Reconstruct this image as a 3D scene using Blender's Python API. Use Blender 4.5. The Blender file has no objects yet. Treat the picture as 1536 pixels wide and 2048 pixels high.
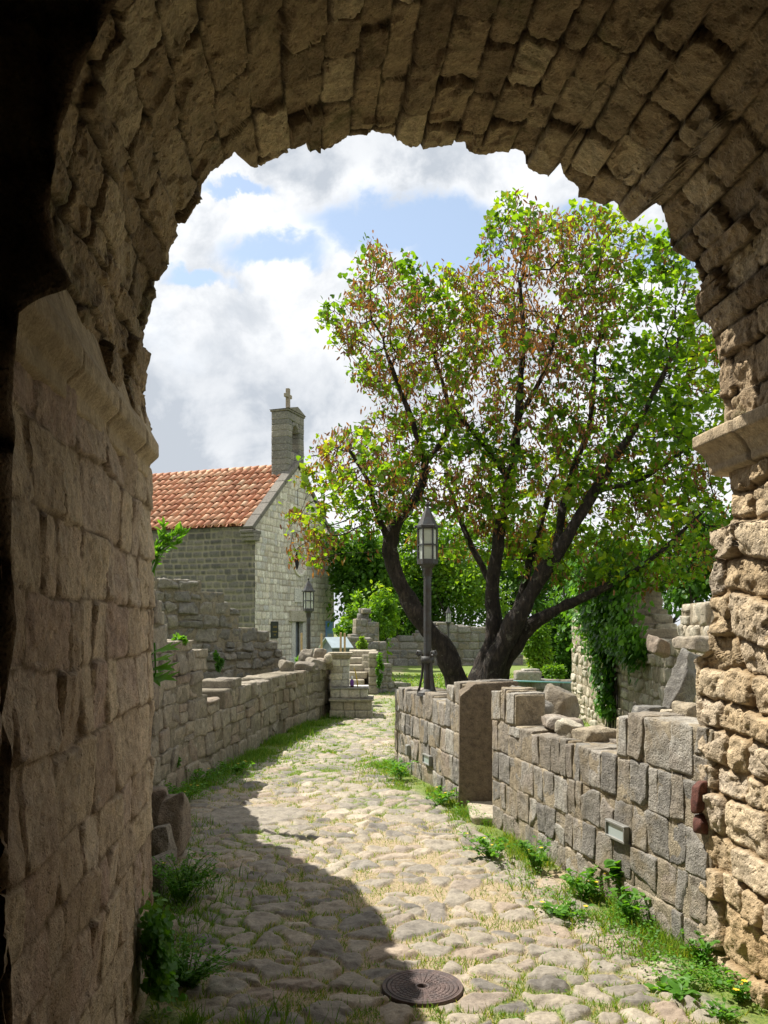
import bpy, math, random
import numpy as np
R = math.radians
random.seed(5)
rng = np.random.default_rng(5)
scene = bpy.context.scene
COL = scene.collection
F = 1680.0          # focal length of the photograph, in its own pixels
CH = 2.0            # eye height

def P(px, py, Y):   # a sight line of the photograph at distance Y
    return np.array([(px - 768) / F * Y, Y, CH - (py - 1250) / F * Y])
def PX(px, Y): return (px - 768) / F * Y
def PZ(py, Y): return CH - (py - 1250) / F * Y

# ------------------------------------------------------------------ noise
def _hash(i, j, k):
    h = (i * 374761393 + j * 668265263 + k * 1442695041) & 0xffffffff
    h = ((h ^ (h >> 13)) * 1274126177) & 0xffffffff
    h = ((h ^ (h >> 16)) * 2246822519) & 0xffffffff
    return ((h ^ (h >> 15)) & 0xffffff) / float(0xffffff)
def vnoise(p):
    p = np.asarray(p, float)
    i = np.floor(p).astype(np.int64); f = p - i; u = f * f * (3 - 2 * f)
    r = 0
    for a in (0, 1):
        for b in (0, 1):
            for c in (0, 1):
                w = (u[..., 0] if a else 1 - u[..., 0]) * (u[..., 1] if b else 1 - u[..., 1]) * (u[..., 2] if c else 1 - u[..., 2])
                r = r + w * _hash(i[..., 0] + a, i[..., 1] + b, i[..., 2] + c)
    return r * 2 - 1
def fbm(p, octv=3, gain=.5):
    p = np.asarray(p, float); a = 1; r = 0; t = 0
    for o in range(octv):
        r = r + a * vnoise(p * 2.03 ** o + 17.3 * o); t += a; a *= gain
    return r / t
def facet(u, v, cell, seed):
    """broken-rock facets: each random cell is a tilted plane"""
    u = u + .25 * cell * fbm(np.stack([u * 2 / cell, v * 2 / cell, u * 0 + seed], -1), 2); v = v + .25 * cell * fbm(np.stack([u * 2 / cell, v * 2 / cell, u * 0 + seed + 5], -1), 2)
    gx = u / cell; gy = v / cell; ix = np.floor(gx).astype(np.int64); iy = np.floor(gy).astype(np.int64)
    best = np.full(u.shape, 9.); val = np.zeros(u.shape)
    for a in (-1, 0, 1):
        for b in (-1, 0, 1):
            i = ix + a; j = iy + b; o = np.full_like(i, seed)
            dx = gx - i - _hash(i, j, o + 1); dy = gy - j - _hash(i, j, o + 2); d = dx * dx + dy * dy
            h = (_hash(i, j, o + 3) - .5) + dx * (_hash(i, j, o + 4) - .5) * 1.6 + dy * (_hash(i, j, o + 5) - .5) * 1.6
            val = np.where(d < best, h, val); best = np.minimum(d, best)
    return val
def sstep(a, b, x):
    t = np.clip((x - a) / (b - a), 0, 1); return t * t * (3 - 2 * t)

# ------------------------------------------------------------------ mesh building
class MB:
    """collects vertices, faces and a per-vertex rnd / joint attribute for ONE mesh"""
    def __init__(s): s.V = []; s.Q = []; s.T = []; s.rnd = []; s.jo = []; s.n = 0
    def add(s, V, quads=None, tris=None, rnd=None, joint=None):
        V = np.asarray(V, float).reshape(-1, 3); n = len(V)
        s.V.append(V)
        if quads is not None and len(quads): s.Q.append(np.asarray(quads, np.int64) + s.n)
        if tris is not None and len(tris): s.T.append(np.asarray(tris, np.int64) + s.n)
        if rnd is None: rnd = random.random()
        s.rnd.append(np.broadcast_to(np.asarray(rnd, float), (n,)))
        s.jo.append(np.broadcast_to(np.asarray(0.0 if joint is None else joint, float), (n,)))
        s.n += n
        return s
    def box(s, c, h, ax=None, rnd=None, bev=0.0):
        c = np.asarray(c, float); h = np.asarray(h, float)
        if bev <= 0:
            T = np.array([[x, y, z] for x in (-1, 1) for y in (-1, 1) for z in (-1, 1)], float) * h
            Q = [(0, 1, 3, 2), (4, 6, 7, 5), (0, 4, 5, 1), (2, 3, 7, 6), (0, 2, 6, 4), (1, 5, 7, 3)]
            if ax is not None: T = T @ np.asarray(ax)
            return s.add(T + c, Q, rnd=rnd)
        V = []; idx = {}
        for x in (-1, 1):
            for y in (-1, 1):
                for z in (-1, 1):
                    for k in range(3):
                        p = np.array([x, y, z], float) * h
                        for m in range(3):
                            if m != k: p[m] -= bev * np.sign(p[m])
                        idx[(x, y, z, k)] = len(V); V.append(p)
        Q = []; T = []
        for k in range(3):
            a, b = [m for m in range(3) if m != k]
            for sg in (-1, 1):
                f = []
                for (u, v) in ((-1, -1), (1, -1), (1, 1), (-1, 1)):
                    q = [0, 0, 0]; q[k] = sg; q[a] = u; q[b] = v; f.append(idx[(*q, k)])
                Q.append(f)
            for u in (-1, 1):
                for v in (-1, 1):
                    f = []
                    for w in (-1, 1):
                        q = [0, 0, 0]; q[k] = w; q[a] = u; q[b] = v
                        f.append((idx[(*q, a)], idx[(*q, b)]))
                    Q.append((f[0][0], f[0][1], f[1][1], f[1][0]))
        for x in (-1, 1):
            for y in (-1, 1):
                for z in (-1, 1): T.append([idx[(x, y, z, k)] for k in range(3)])
        V = np.array(V)
        if ax is not None: V = V @ np.asarray(ax)
        return s.add(V + c, Q, T, rnd=rnd)
    def tube(s, pts, rad, sides=8, rnd=None, caps=True, noise=0.0, nfreq=4.0):
        pts = np.asarray(pts, float); n = len(pts); rad = np.broadcast_to(np.asarray(rad, float), (n,))
        t = np.gradient(pts, axis=0); t /= np.linalg.norm(t, axis=1)[:, None] + 1e-12
        ref = np.array([0, 0, 1.]) if abs(t[0][2]) < .9 else np.array([1., 0, 0])
        u = np.cross(t[0], ref); u /= np.linalg.norm(u)
        A = np.linspace(0, 2 * np.pi, sides, endpoint=False)
        V = []
        for i in range(n):
            u = u - t[i] * np.dot(u, t[i]); u /= np.linalg.norm(u) + 1e-12
            w = np.cross(t[i], u)
            V.append(pts[i] + rad[i] * (np.cos(A)[:, None] * u + np.sin(A)[:, None] * w))
        V = np.array(V)
        if noise:
            d = V - pts[:, None, :]
            V = V + d * (noise * fbm(V * nfreq, 3))[..., None]
        V = V.reshape(-1, 3)
        i = np.arange(n - 1)[:, None] * sides; j = np.arange(sides)[None]; j2 = (j + 1) % sides
        Q = np.stack([i + j, i + j2, i + sides + j2, i + sides + j], -1).reshape(-1, 4)
        T = []
        if caps:
            V = np.vstack([V, pts[0], pts[-1]]); a = n * sides
            for k in range(sides):
                T.append((a, (k + 1) % sides, k)); T.append((a + 1, (n - 1) * sides + k, (n - 1) * sides + (k + 1) % sides))
        return s.add(V, Q, T, rnd=rnd)
    def lathe(s, prof, c=(0, 0, 0), sides=24, rnd=None, rot=0.0):
        """prof: list of (r, z); closed where r = 0"""
        A = np.linspace(0, 2 * np.pi, sides, endpoint=False) + rot
        V = np.array([[r * np.cos(a), r * np.sin(a), z] for r, z in prof for a in A]) + np.asarray(c, float)
        n = len(prof); i = np.arange(n - 1)[:, None] * sides; j = np.arange(sides)[None]; j2 = (j + 1) % sides
        Q = np.stack([i + j, i + j2, i + sides + j2, i + sides + j], -1).reshape(-1, 4)
        return s.add(V, Q, rnd=rnd)
    def grid(s, G, rnd=None, joint=None, mask=None, flip=False):
        G = np.asarray(G); a, b = G.shape[:2]
        i = np.arange(a - 1)[:, None] * b; j = np.arange(b - 1)[None]
        Q = np.stack([i + j, i + j + 1, i + b + j + 1, i + b + j], -1)
        if flip: Q = Q[..., ::-1]
        if mask is not None: Q = Q[mask]
        return s.add(G.reshape(-1, 3), Q.reshape(-1, 4), rnd=None if rnd is None else np.asarray(rnd).reshape(-1),
                     joint=None if joint is None else np.asarray(joint).reshape(-1))
    def build(s, name, mat, parent=None, smooth=True, label=None, attrs=None, sharp=None):
        V = np.vstack(s.V)
        if parent is not None: V = V - np.array(root_loc(parent))
        me = bpy.data.meshes.new(name)
        me.vertices.add(len(V)); me.vertices.foreach_set("co", V.ravel().astype(np.float32))
        Q = np.vstack(s.Q) if s.Q else np.zeros((0, 4), np.int64)
        T = np.vstack(s.T) if s.T else np.zeros((0, 3), np.int64)
        loops = np.concatenate([Q.ravel(), T.ravel()])
        starts = np.concatenate([np.arange(len(Q)) * 4, len(Q) * 4 + np.arange(len(T)) * 3])
        me.loops.add(len(loops)); me.loops.foreach_set("vertex_index", loops.astype(np.int32))
        me.polygons.add(len(starts)); me.polygons.foreach_set("loop_start", starts.astype(np.int32))
        me.update(calc_edges=True)
        me.validate()
        if len(me.vertices) == len(V):
            for nm, dat in [("rnd", np.concatenate(s.rnd)), ("joint", np.concatenate(s.jo))] + list((attrs or {}).items()):
                at = me.attributes.new(nm, 'FLOAT', 'POINT'); at.data.foreach_set("value", np.asarray(dat).ravel().astype(np.float32))
        me.polygons.foreach_set("use_smooth", np.full(len(me.polygons), bool(smooth)))
        if smooth and sharp: me.set_sharp_from_angle(angle=R(sharp))
        if mat is not None: me.materials.append(mat)
        o = bpy.data.objects.new(name, me); COL.objects.link(o)
        if parent is not None: o.parent = parent
        if label: o["label"] = label
        return o

def root_loc(o):
    v = np.array(o.location, float)
    return v if o.parent is None else v + root_loc(o.parent)
def tag(o, label=None, cat=None, group=None, kind=None):
    if label: o["label"] = label
    if cat: o["category"] = cat
    if group: o["group"] = group
    if kind: o["kind"] = kind
    return o
def thing(name, label, cat, loc=(0, 0, 0), group=None):
    o = bpy.data.objects.new(name, None); COL.objects.link(o)
    o.location = tuple(float(x) for x in loc); o.empty_display_size = .2
    return tag(o, label, cat, group)
def copy_tree(o, loc, label, group=None):
    def rec(src, par):
        c = src.copy(); COL.objects.link(c)
        if par is not None: c.parent = par
        for ch in [x for x in bpy.data.objects if x.parent == src and x != c]: rec(ch, c)
        return c
    r = rec(o, None); r.location = loc; r["label"] = label
    if group: r["group"] = group
    return r

# ------------------------------------------------------------------ materials
def new_mat(name):
    m = bpy.data.materials.new(name); m.use_nodes = True
    nt = m.node_tree; b = nt.nodes["Principled BSDF"]
    return m, nt, b
def N(nt, t, **kw):
    n = nt.nodes.new(t)
    for k, v in kw.items():
        if hasattr(n, k): setattr(n, k, v)
    return n
def sock(nt, s, v):
    if isinstance(v, bpy.types.NodeSocket): nt.links.new(v, s)
    elif isinstance(v, (tuple, list)) and len(v) == 3 and s.type == 'RGBA': s.default_value = (*v, 1)
    else: s.default_value = v
def math_(nt, op, a, b=0.0, c=0.0, clamp=False):
    n = N(nt, "ShaderNodeMath", operation=op, use_clamp=clamp)
    for s, v in zip(n.inputs, (a, b, c)): sock(nt, s, v)
    return n.outputs[0]
def mix_(nt, f, a, b, mode='MIX'):
    n = N(nt, "ShaderNodeMix", data_type='RGBA', blend_type=mode)
    sock(nt, n.inputs[0], f); sock(nt, n.inputs[6], a); sock(nt, n.inputs[7], b)
    return n.outputs[2]
def noise_(nt, vec, scale, detail=4, rough=.55, dist=0.0):
    n = N(nt, "ShaderNodeTexNoise"); sock(nt, n.inputs["Vector"], vec)
    n.inputs["Scale"].default_value = scale; n.inputs["Detail"].default_value = detail
    n.inputs["Roughness"].default_value = rough; n.inputs["Distortion"].default_value = dist
    return n.outputs["Fac"]
def maprange(nt, v, a, b, c=0.0, d=1.0, smooth=True):
    n = N(nt, "ShaderNodeMapRange", interpolation_type='SMOOTHSTEP' if smooth else 'LINEAR')
    for s, x in zip(n.inputs, (v, a, b, c, d)): sock(nt, s, x)
    return n.outputs[0]
def ramp_(nt, f, stops, interp='LINEAR'):
    n = N(nt, "ShaderNodeValToRGB"); n.color_ramp.interpolation = interp
    e = n.color_ramp.elements
    while len(e) < len(stops): e.new(.5)
    for el, (p, c) in zip(e, stops): el.position = p; el.color = (*c, 1)
    sock(nt, n.inputs[0], f); return n.outputs[0]
def attr_(nt, name):
    n = N(nt, "ShaderNodeAttribute", attribute_name=name); return n.outputs["Fac"]
def coord_(nt, sc=(1, 1, 1)):
    g = N(nt, "ShaderNodeTexCoord"); m = N(nt, "ShaderNodeMapping"); m.inputs["Scale"].default_value = sc
    nt.links.new(g.outputs["Object"], m.inputs["Vector"]); return m.outputs[0]

def stone_mat(name, cols, joint=(.2, .16, .11), stain=(.08, .07, .055), stain_amt=.5, fine=1.0, bump=.5, moss=0.0, lichen=0.0, spread=1.0, zs=1.0, yellow=None):
    m, nt, b = new_mat(name)
    co = coord_(nt, (1, 1, zs))
    r = attr_(nt, "rnd")
    n1 = noise_(nt, co, 3.1, 5, .6); n2 = noise_(nt, co, 14 * fine, 6, .65); n3 = noise_(nt, co, 70 * fine, 4, .7); n0 = noise_(nt, co, .9, 3)
    rr = math_(nt, 'ADD', r, math_(nt, 'MULTIPLY', math_(nt, 'SUBTRACT', n1, .5), .55 * spread), clamp=True)
    k = len(cols)
    c = ramp_(nt, rr, [(i / (k - 1), q) for i, q in enumerate(cols)])
    c = mix_(nt, 1.0, c, ramp_(nt, n2, [(.25, (.5, .5, .5)), (.5, (1, 1, 1)), (.75, (1.35, 1.33, 1.28))]), 'MULTIPLY')
    c = mix_(nt, .7, c, ramp_(nt, n3, [(.3, (.6, .58, .55)), (.52, (1, 1, 1)), (.7, (1.3, 1.3, 1.3))]), 'MULTIPLY')
    if yellow:
        c = mix_(nt, maprange(nt, noise_(nt, co, 2.3, 4, .6, .5), .52, .7, 0, .8), c, yellow)
    if lichen:
        c = mix_(nt, maprange(nt, noise_(nt, co, 9, 5, .7), .58, .66, 0, lichen), c, (.5, .48, .42))
    c = mix_(nt, maprange(nt, n0, .5, .72, 0, stain_amt), c, stain)
    c = mix_(nt, maprange(nt, noise_(nt, co, 22, 3, .6), .66, .72, 0, .65), c, stain)
    if moss:
        c = mix_(nt, maprange(nt, noise_(nt, co, 1.7, 5, .65, .6), .55, .72, 0, moss), c, (.07, .085, .03))
    c = mix_(nt, attr_(nt, "joint"), c, joint)
    nt.links.new(c, b.inputs["Base Color"]); b.inputs["Roughness"].default_value = .92
    b.inputs["Specular IOR Level"].default_value = .2
    v = N(nt, "ShaderNodeTexVoronoi"); v.inputs["Scale"].default_value = 45 * fine; nt.links.new(co, v.inputs["Vector"])
    h = math_(nt, 'ADD', math_(nt, 'MULTIPLY', n2, 1.0), math_(nt, 'MULTIPLY', n3, .45))
    h = math_(nt, 'ADD', h, math_(nt, 'MULTIPLY', maprange(nt, v.outputs["Distance"], 0, .35), .25))
    bp = N(nt, "ShaderNodeBump"); bp.inputs["Strength"].default_value = bump; bp.inputs["Distance"].default_value = .03
    nt.links.new(h, bp.inputs["Height"]); nt.links.new(bp.outputs[0], b.inputs["Normal"])
    return m

def leaf_mat(name, cols, trans=.45, rough=.5):
    m, nt, b = new_mat(name)
    c = ramp_(nt, attr_(nt, "rnd"), [(i / (len(cols) - 1), q) for i, q in enumerate(cols)])
    nt.links.new(c, b.inputs["Base Color"]); b.inputs["Roughness"].default_value = rough
    b.inputs["Specular IOR Level"].default_value = .35
    t = N(nt, "ShaderNodeBsdfTranslucent"); tc = mix_(nt, 1.0, c, (1.9, 1.75, .5), 'MULTIPLY'); nt.links.new(tc, t.inputs[0])
    mx = N(nt, "ShaderNodeMixShader"); mx.inputs[0].default_value = trans
    nt.links.new(b.outputs[0], mx.inputs[1]); nt.links.new(t.outputs[0], mx.inputs[2])
    nt.links.new(mx.outputs[0], nt.nodes["Material Output"].inputs[0]); return m

def plain_mat(name, col, rough=.6, metal=0.0, var=.25, scale=9, bump=.1, spec=.4, col2=None):
    m, nt, b = new_mat(name); co = coord_(nt)
    n = noise_(nt, co, scale, 5, .65); n2 = noise_(nt, co, scale * 7, 3, .6)
    c2 = col2 or tuple(x * (1 - var) for x in col)
    c = mix_(nt, maprange(nt, n, .35, .65), c2, tuple(min(1, x * (1 + var * .5)) for x in col))
    nt.links.new(c, b.inputs["Base Color"]); b.inputs["Roughness"].default_value = rough
    b.inputs["Metallic"].default_value = metal; b.inputs["Specular IOR Level"].default_value = spec
    bp = N(nt, "ShaderNodeBump"); bp.inputs["Strength"].default_value = bump; bp.inputs["Distance"].default_value = .01
    nt.links.new(math_(nt, 'ADD', n, n2), bp.inputs["Height"]); nt.links.new(bp.outputs[0], b.inputs["Normal"])
    return m

M = {}
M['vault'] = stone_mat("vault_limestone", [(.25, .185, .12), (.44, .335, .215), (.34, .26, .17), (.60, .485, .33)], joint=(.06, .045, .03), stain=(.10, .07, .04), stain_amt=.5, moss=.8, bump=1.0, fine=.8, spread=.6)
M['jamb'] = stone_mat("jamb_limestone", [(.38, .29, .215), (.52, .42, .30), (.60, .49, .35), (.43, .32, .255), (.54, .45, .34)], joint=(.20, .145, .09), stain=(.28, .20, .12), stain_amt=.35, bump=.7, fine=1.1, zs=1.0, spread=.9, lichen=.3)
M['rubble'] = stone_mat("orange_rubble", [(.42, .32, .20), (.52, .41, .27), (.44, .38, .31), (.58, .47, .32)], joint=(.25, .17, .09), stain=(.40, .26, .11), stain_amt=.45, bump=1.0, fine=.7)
M['grey'] = stone_mat("grey_wall_stone", [(.19, .18, .165), (.29, .275, .25), (.27, .235, .19), (.38, .365, .33), (.30, .25, .205)], stain=(.12, .11, .095), stain_amt=.4, bump=1.0, yellow=(.30, .245, .165), lichen=.35)
M['left'] = stone_mat("left_wall_stone", [(.22, .195, .165), (.30, .27, .22), (.33, .29, .23), (.26, .21, .17)], stain=(.12, .10, .08), stain_amt=.35, bump=.9, lichen=.4)
M['dark'] = stone_mat("dark_ruin_stone", [(.17, .165, .155), (.22, .21, .19), (.27, .25, .22)], stain=(.09, .085, .07), stain_amt=.4, bump=.8, lichen=.45, moss=.25)
M['pale'] = stone_mat("pale_ruin_stone", [(.40, .37, .30), (.50, .46, .38), (.36, .32, .25), (.52, .46, .36)], stain=(.2, .17, .12), stain_amt=.3, bump=.8)
M['mortar'] = stone_mat("mortar", [(.28, .24, .18), (.36, .31, .23)], stain=(.22, .17, .11), bump=.8)
M['mortar_d'] = stone_mat("dark_mortar", [(.20, .18, .14), (.26, .23, .18)], stain=(.12, .10, .07), bump=.8)
M['pier'] = stone_mat('brown_pier', [(.15, .12, .09), (.20, .165, .125), (.17, .14, .11)], stain=(.07, .055, .04), stain_amt=.6, bump=.8)
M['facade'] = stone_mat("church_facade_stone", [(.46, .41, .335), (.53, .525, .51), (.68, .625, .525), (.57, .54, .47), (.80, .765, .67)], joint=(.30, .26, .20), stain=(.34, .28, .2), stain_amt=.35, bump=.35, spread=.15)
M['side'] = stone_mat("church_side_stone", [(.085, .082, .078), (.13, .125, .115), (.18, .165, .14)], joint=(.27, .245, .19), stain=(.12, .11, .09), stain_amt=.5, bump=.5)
M['chamber'] = stone_mat("chamber_stone", [(.20, .15, .10), (.32, .24, .16)], joint=(.10, .07, .045), bump=.8)
M['trim'] = stone_mat("dressed_trim", [(.15, .14, .125), (.22, .205, .18)], stain=(.09, .08, .07), stain_amt=.5, bump=.3)
M['capital'] = stone_mat("capital_stone", [(.42, .34, .23), (.48, .39, .27)], stain=(.26, .19, .11), stain_amt=.4, bump=.5)
M['marble'] = stone_mat("pale_marble", [(.58, .57, .54), (.64, .62, .58)], stain=(.4, .38, .34), stain_amt=.3, bump=.1)
M['iron'] = plain_mat("grey_painted_iron", (.055, .06, .064), .55, 0.25, .4, 9, .35, col2=(.05, .042, .036))
M['cast'] = plain_mat("rusty_cast_iron", (.11, .078, .072), .6, .3, .4, 14, .5, col2=(.075, .06, .06))
M['door'] = plain_mat("grey_metal_door", (.20, .22, .25), .5, .2, .15, 4, .1)
M['sheet'] = plain_mat("steel_blue_sheet", (.14, .17, .20), .45, .4, .15, 6, .05)
M['sheet_r'] = plain_mat("bright_roof_sheet", (.42, .50, .54), .4, .4, .1, 6, .05)
M['wood'] = plain_mat("pale_wood", (.55, .40, .22), .7, 0, .2, 20, .1)
M['plaque'] = plain_mat("dark_plaque", (.035, .04, .033), .4, .1, .2, 8, .05)
M['gold'] = plain_mat("dull_gold", (.36, .27, .08), .5, .2, .1, 8, .02)
M['blue'] = plain_mat("blue_print", (.10, .22, .52), .5, 0, .5, 3, .02, col2=(.18, .36, .66))
M['purple'] = plain_mat("purple_plastic", (.16, .05, .33), .35, 0, .1, 5, .02)
M['white'] = plain_mat("white_plastic", (.7, .7, .68), .4, 0, .05, 5, .02)
M['red'] = plain_mat("red_brick", (.12, .045, .034), .8, 0, .4, 25, .5)
M['yellow'] = plain_mat("yellow_wax", (.6, .42, .04), .5, 0, .1, 5, .02)
M['teal'] = plain_mat("teal_pipe", (.16, .34, .36), .4, .1, .1, 5, .02)
M['fixture'] = plain_mat("grey_fixture", (.25, .25, .235), .5, .3, .15, 10, .05)
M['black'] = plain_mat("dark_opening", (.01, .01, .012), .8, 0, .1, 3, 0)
m, nt, b = new_mat("lantern_glass")
co = coord_(nt); nn = noise_(nt, co, 60, 4)
nt.links.new(mix_(nt, nn, (.52, .58, .50), (.76, .79, .72)), b.inputs["Base Color"])
b.inputs["Roughness"].default_value = .25; b.inputs["Transmission Weight"].default_value = .4
M['glass'] = m
m, nt, b = new_mat("fixture_glass"); b.inputs["Base Color"].default_value = (.34, .40, .40, 1); b.inputs["Roughness"].default_value = .15; M['fglass'] = m
# terracotta
m, nt, b = new_mat("terracotta_tile"); co = coord_(nt); r = attr_(nt, "rnd")
c = ramp_(nt, r, [(0, (.36, .15, .085)), (.35, (.49, .225, .13)), (.7, (.57, .30, .18)), (1, (.62, .42, .28))])
c = mix_(nt, 1.0, c, ramp_(nt, noise_(nt, co, 5, 5, .65), [(.3, (.72, .70, .68)), (.6, (1.12, 1.12, 1.12))]), 'MULTIPLY')
c = mix_(nt, maprange(nt, noise_(nt, co, 1.3, 5, .65), .50, .72, 0, .6), c, (.30, .23, .16))
c = mix_(nt, maprange(nt, noise_(nt, co, 7, 4, .7), .60, .68, 0, .5), c, (.40, .38, .30))
nt.links.new(c, b.inputs["Base Color"]); b.inputs["Roughness"].default_value = .85; M['tile'] = m
# bark
m, nt, b = new_mat("dark_bark"); co = coord_(nt, (1, 1, .35)); n1 = noise_(nt, co, 16, 6, .7); n2 = noise_(nt, coord_(nt), 7, 5, .7)
c = ramp_(nt, n1, [(.35, (.010, .007, .006)), (.52, (.034, .025, .019)), (.7, (.095, .072, .055))])
c = mix_(nt, maprange(nt, n2, .60, .66, 0, .6), c, (.20, .19, .15))
nt.links.new(c, b.inputs["Base Color"]); b.inputs["Roughness"].default_value = .95
bp = N(nt, "ShaderNodeBump"); bp.inputs["Strength"].default_value = 1.0; bp.inputs["Distance"].default_value = .14
nt.links.new(n1, bp.inputs["Height"]); nt.links.new(bp.outputs[0], b.inputs["Normal"]); M['bark'] = m
M['leaf'] = leaf_mat("judas_leaf", [(.04, .10, .012), (.085, .18, .016), (.14, .26, .02), (.23, .32, .026), (.34, .31, .03)], .6)
M['pod'] = leaf_mat("brown_seed_pod", [(.13, .05, .03), (.20, .085, .045), (.27, .13, .055), (.24, .18, .05)], .35)
M['shrub_d'] = leaf_mat("dark_shrub_leaf", [(.028, .085, .014), (.055, .14, .018), (.10, .21, .025)], .45)
M['shrub_l'] = leaf_mat("light_shrub_leaf", [(.05, .13, .016), (.09, .20, .02), (.15, .27, .025), (.20, .27, .03)], .5)
M['shrub_m'] = leaf_mat('mid_shrub_leaf', [(.03, .09, .013), (.07, .17, .018), (.13, .25, .025)], .45)
M['ivy'] = leaf_mat("ivy_leaf", [(.03, .10, .014), (.065, .18, .02), (.13, .29, .03)], .4, .4)
M['weed'] = leaf_mat("weed_leaf", [(.05, .15, .02), (.09, .24, .025), (.15, .32, .035)], .45)
M['blade'] = leaf_mat("grass_blade", [(.05, .13, .02), (.09, .21, .025), (.16, .28, .04), (.34, .32, .10), (.48, .40, .20)], .4)
M['petal'] = plain_mat("yellow_petal", (.8, .55, .03), .6, 0, .1, 5, 0)

# ------------------------------------------------------------------ stones
_tpl = {}
def stone_tpl(n):
    if n in _tpl: return _tpl[n]
    idx = {}; V = []; Q = []
    for ax in range(3):
        for sg in (-1, 1):
            a, b = (ax + 1) % 3, (ax + 2) % 3
            for i in range(n):
                for j in range(n):
                    q = []
                    for (di, dj) in ((0, 0), (1, 0), (1, 1), (0, 1)):
                        p = [0, 0, 0]; p[ax] = sg * n; p[a] = 2 * (i + di) - n; p[b] = 2 * (j + dj) - n
                        t = tuple(p)
                        if t not in idx: idx[t] = len(V); V.append(p)
                        q.append(idx[t])
                    Q.append(q if sg > 0 else q[::-1])
    V = np.array(V, float) / n; V = np.sign(V) * np.abs(V) ** .8
    _tpl[n] = (V, np.array(Q)); return _tpl[n]
_sc = [0]
def add_stone(mb, c, h, ax=None, n=5, rough=.02, k=7.0, freq=6.0, rnd=None, skew=.06, facets=0):
    V, Q = stone_tpl(n); _sc[0] += 1; sd = _sc[0] * 7.31
    h = np.asarray(h, float)
    q = V / (np.sum(np.abs(V) ** k, 1) ** (1 / k))[:, None]
    sk = np.random.default_rng(_sc[0]).uniform(-skew, skew, (3, 3))
    q = q + q[:, [1, 2, 0]] * sk[0] + (q[:, [1, 2, 0]] * q[:, [2, 0, 1]]) * sk[1]
    if facets:
        fr_g = np.random.default_rng(_sc[0] + 991)
        for _ in range(facets):
            nf = fr_g.normal(size=3); nf /= np.linalg.norm(nf); df = np.abs(nf).sum() * fr_g.uniform(.58, .86)
            q = q - np.maximum(q @ nf - df, 0)[:, None] * nf
    p = q * h
    nr = q / (np.linalg.norm(q, axis=1)[:, None] + 1e-9)
    nz = fbm(p * freq + sd, 4, .6)
    p = p + nr * (nz * rough)[:, None]
    if ax is not None: p = p @ np.asarray(ax, float)
    mb.add(p + np.asarray(c, float), Q, rnd=random.random() if rnd is None else rnd)

class Line:
    def __init__(s, pts):
        s.p = np.array(pts, float); d = np.diff(s.p, axis=0); s.l = np.linalg.norm(d, axis=1); s.c = np.concatenate([[0], np.cumsum(s.l)]); s.L = s.c[-1]
    def pos(s, t): return np.array([np.interp(t, s.c, s.p[:, 0]), np.interp(t, s.c, s.p[:, 1])])
    def tan(s, t, e=.15):
        d = s.pos(min(t + e, s.L)) - s.pos(max(t - e, 0)); return d / np.linalg.norm(d)
    def at_y(s, y): return float(np.interp(y, s.p[:, 1], s.c))

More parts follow.
